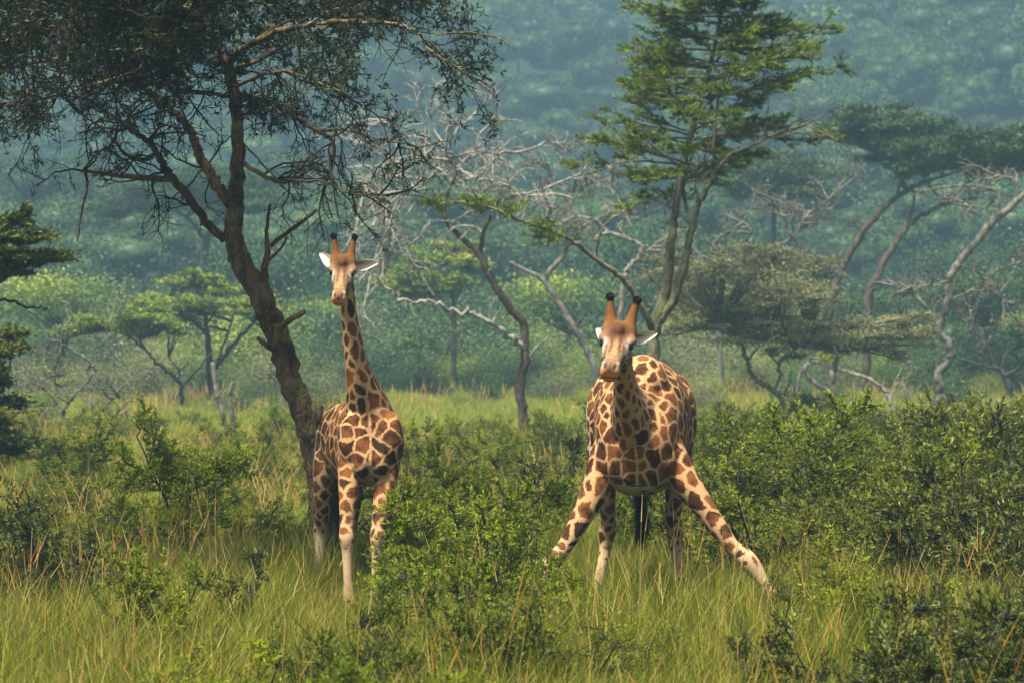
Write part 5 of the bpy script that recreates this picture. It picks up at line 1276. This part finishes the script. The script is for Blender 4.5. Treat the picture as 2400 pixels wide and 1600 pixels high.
def S24(lst):                                        # (px,py,Y,w,h) -> sections
    return [(P24(a, b, c), w, h) for (a, b, c, w, h) in lst]
def SZ(lst):                                         # (px,z,Y,w,h)
    return [(np.array([(a - 1200) * c / F, c, z]), w, h) for (a, z, c, w, h) in lst]
def hind(dx, dY=0):
    return S24([(775 + dx, 1020, 40.85 + dY, .32, .62), (762 + dx, 1090, 40.72 + dY, .29, .48), (757 + dx, 1160, 40.75 + dY, .225, .32), (753 + dx, 1222, 40.95 + dY, .165, .21), (751 + dx, 1245, 41.0 + dY, .17, .2), (750 + dx, 1280, 40.97 + dY, .125, .15), (748 + dx, 1340, 40.9 + dY, .11, .12), (747 + dx, 1382, 40.85 + dY, .135, .14), (746 + dx, 1402, 40.8 + dY, .10, .11)])
upright = dict(
    base=((868 - 1200) * 39.6 / F, 39.6, 0.0),
    neck=S24([(811, 645, 39.05, .16, .20), (815, 690, 39.0, .165, .23), (819, 740, 38.99, .185, .26), (828, 810, 39.03, .23, .31), (839, 870, 39.12, .30, .40), (852, 920, 39.25, .42, .52), (862, 965, 39.4, .56, .66), (868, 1020, 39.55, .62, .75)]),
    torso=S24([(871, 1035, 38.93, .30, .42), (870, 1040, 39.06, .52, .74), (867, 1035, 39.35, .66, .98), (856, 1035, 39.8, .72, 1.05), (838, 1040, 40.3, .76, 1.0), (812, 1030, 40.75, .70, .90), (790, 1020, 41.1, .52, .7), (783, 1020, 41.3, .25, .4)]),
    front_a=S24([(822, 1030, 39.3, .26, .42), (819, 1105, 39.18, .27, .34), (816, 1170, 39.06, .215, .25), (814, 1228, 39.0, .165, .18), (813, 1260, 38.97, .18, .19), (814, 1295, 38.98, .125, .135), (816, 1360, 38.99, .11, .12), (818, 1402, 39.0, .14, .14), (819, 1426, 38.96, .105, .11)]),
    front_b=S24([(916, 1030, 39.3, .26, .42), (908, 1105, 39.18, .27, .34), (897, 1170, 39.06, .215, .25), (888, 1228, 39.0, .165, .18), (885, 1260, 38.97, .18, .19), (883, 1295, 38.98, .125, .135), (881, 1360, 38.99, .11, .12), (880, 1402, 39.0, .14, .14), (880, 1426, 38.96, .105, .11)]),
    hind_a=hind(0), hind_b=hind(70, .12),
    balls=[(P24(824, 1035, 39.2), (.16, .24, .36)), (P24(914, 1035, 39.2), (.16, .24, .36)), (P24(850, 1085, 39.02), (.13, .13, .17)), (P24(888, 1085, 39.02), (.13, .13, .17))],
    psize=.66, nsize=.09, nstretch=1.8, head_rot=(28, 3, 3), head_scale=1.0, eye_mid=P24(802, 637, 38.72), horn_dir=(.17, -.36, .92), horn_len=.275, tuft=.02,
    ears=[((-.55, .55, .45), (-.3, -1, 0)), ((.97, -.05, .16), (0, -1, -.25))], ear_len=.30,
    mid=([1.5, 2.0, 2.5], [(866 - 1200) * 39 / F, (870 - 1200) * 39 / F, (862 - 1200) * 39 / F]),
    tail=[(787, 985, 41.35), (787, 1060, 41.55), (788, 1130, 41.55), (790, 1200, 41.5)], tail_lean=.0)
straddle = dict(
    base=((1495 - 1200) * 36.4 / F, 36.4, 0.0),
    neck=S24([(1462, 815, 34.36, .19, .25), (1460, 850, 34.52, .19, .28), (1463, 890, 34.75, .22, .36), (1469, 930, 35.0, .29, .48), (1479, 970, 35.3, .42, .66), (1489, 985, 35.65, .60, 1.0), (1498, 975, 36.2, .7, 1.2)]),
    torso=SZ([(1490, 1.93, 35.28, .42, .5), (1491, 1.98, 35.45, .76, .88), (1496, 2.14, 35.9, .92, 1.28), (1504, 2.24, 36.4, 1.0, 1.46), (1506, 2.26, 36.9, 1.08, 1.36), (1506, 2.27, 37.3, 1.06, 1.12), (1503, 2.27, 37.65, .78, .8), (1501, 2.27, 37.8, .4, .4)]),
    front_a=S24([(1445, 1000, 35.85, .34, .55), (1424, 1070, 35.72, .36, .46), (1402, 1130, 35.6, .31, .34), (1375, 1190, 35.52, .245, .26), (1345, 1245, 35.46, .20, .205), (1318, 1287, 35.43, .16, .165), (1294, 1318, 35.40, .205, .21), (1280, 1342, 35.39, .17, .17), (1258, 1372, 35.37, .115, .115), (1226, 1415, 35.33, .10, .105), (1204, 1448, 35.3, .15, .15), (1190, 1472, 35.26, .12, .12)]),
    front_b=S24([(1540, 1000, 35.85, .34, .55), (1568, 1065, 35.72, .36, .46), (1602, 1122, 35.6, .31, .34), (1640, 1175, 35.52, .25, .26), (1680, 1232, 35.46, .205, .205), (1716, 1278, 35.43, .16, .165), (1752, 1312, 35.40, .205, .21), (1772, 1338, 35.39, .17, .17), (1790, 1364, 35.37, .115, .115), (1820, 1405, 35.33, .10, .105), (1846, 1444, 35.3, .15, .15), (1860, 1470, 35.26, .12, .12)]),
    hind_a=S24([(1412, 1010, 37.2, .34, .75), (1412, 1090, 37.12, .30, .5), (1420, 1160, 37.12, .215, .32), (1426, 1215, 37.28, .165, .22), (1424, 1245, 37.38, .19, .24), (1418, 1290, 37.38, .13, .15), (1406, 1350, 37.32, .115, .12), (1393, 1420, 37.27, .14, .14), (1388, 1455, 37.22, .12, .12)]),
    hind_b=S24([(1592, 1010, 37.2, .34, .75), (1590, 1090, 37.12, .30, .5), (1582, 1160, 37.12, .215, .32), (1578, 1215, 37.28, .165, .22), (1581, 1245, 37.38, .19, .24), (1585, 1290, 37.38, .13, .15), (1593, 1350, 37.32, .115, .12), (1603, 1420, 37.27, .14, .14), (1606, 1455, 37.22, .12, .12)]),
    balls=[(P24(1418, 985, 37.15), (.21, .42, .5)), (P24(1590, 985, 37.15), (.21, .42, .5)), (P24(1440, 1075, 35.55), (.2, .22, .26)), (P24(1545, 1075, 35.55), (.2, .22, .26)), (P24(1505, 905, 36.25), (.30, .75, .34))],
    psize=.62, nsize=.072, nstretch=2.5, head_rot=(16, 8, 8), head_scale=1.19, eye_mid=P24(1446, 803, 34.02), horn_dir=(.16, -.24, .95), horn_len=.265, tuft=.022,
    ears=[((-.35, .85, .3), (-.3, -1, 0)), ((.92, .15, .26), (0, -1, -.15))], ear_len=.285,
    mid=([1.5, 1.9, 2.4], [(1492 - 1200) * 35.5 / F, (1492 - 1200) * 35.5 / F, (1474 - 1200) * 35.3 / F]),
    tail=[(1500, 960, 37.85), (1499, 1050, 38.05), (1498, 1120, 38.1), (1502, 1190, 38.1)], tail_lean=.06)
build_giraffe('upright giraffe standing tall beside the leaning acacia trunk', upright, 601)
build_giraffe('giraffe straddling with front legs splayed wide and head lowered', straddle, 602)

# ------------------------------------------------------------------ oxpecker on the upright giraffe's back
def oxpecker():
    c = P24(747, 985, 40.55); root = thing('bird', 'small brown bird with yellow bill perched on the upright giraffe flank', 'bird', tuple(c))
    O = lambda x, y, z: c + np.array([x, y, z])
    b = MB(); loft(b, [(O(-.005, .0, -.035), .02, .02), (O(0, 0, 0), .055, .06), (O(.008, -.005, .05), .075, .08), (O(.016, -.005, .10), .065, .07), (O(.024, -.008, .135), .045, .05), (O(.03, -.01, .16), .052, .055), (O(.034, -.01, .18), .045, .045), (O(.036, -.01, .196), .015, .015)], side=(1, 0, 0), seg=14)
    b.build('body', plain_mat('bird_brown', (.07, .045, .03), .8, .2), root, smooth=True, origin=c)
    k = MB(); loft(k, [(O(.05, -.012, .175), .022, .022), (O(.068, -.014, .172), .016, .018), (O(.082, -.015, .167), .004, .005)], side=(0, 1, 0), seg=10); k.build('bill', plain_mat('bird_bill', (.6, .30, .03), .5, .3), root, smooth=True, origin=c)
    for sx in (-1, 1):
        w = MB(); loft(w, [(O(.012 + sx * .034, 0, .12), .012, .02), (O(.004 + sx * .040, 0, .07), .016, .055), (O(-.006 + sx * .03, .002, .0), .012, .04), (O(-.015 + sx * .012, .004, -.06), .006, .012)], side=(1, 0, 0), seg=10); w.build('wing', plain_mat('bird_wing', (.04, .028, .02), .8, .2), root, smooth=True, origin=c)
        g = MB(); tubes(g, np.array([[O(.01 + sx * .014, .01, .02), O(.025 + sx * .014, .03, .0), O(.03 + sx * .014, .06, -.01)]]), .004, .003, 5); g.build('leg', M['hoof'], root, origin=c)
        e = MB(); ball(e, O(.036 + sx * .022, -.022, .178), (.006, .006, .006), seg=8, rings=6); e.build('eye', M['eye'], root, smooth=True, origin=c)
    t = MB(); loft(t, [(O(-.004, .004, .0), .03, .012), (O(-.014, .008, -.06), .03, .008), (O(-.024, .012, -.11), .018, .005)], side=(1, 0, 0), seg=8); t.build('tail', plain_mat('bird_tail', (.045, .03, .02), .8, .2), root, smooth=True, origin=c)
oxpecker()
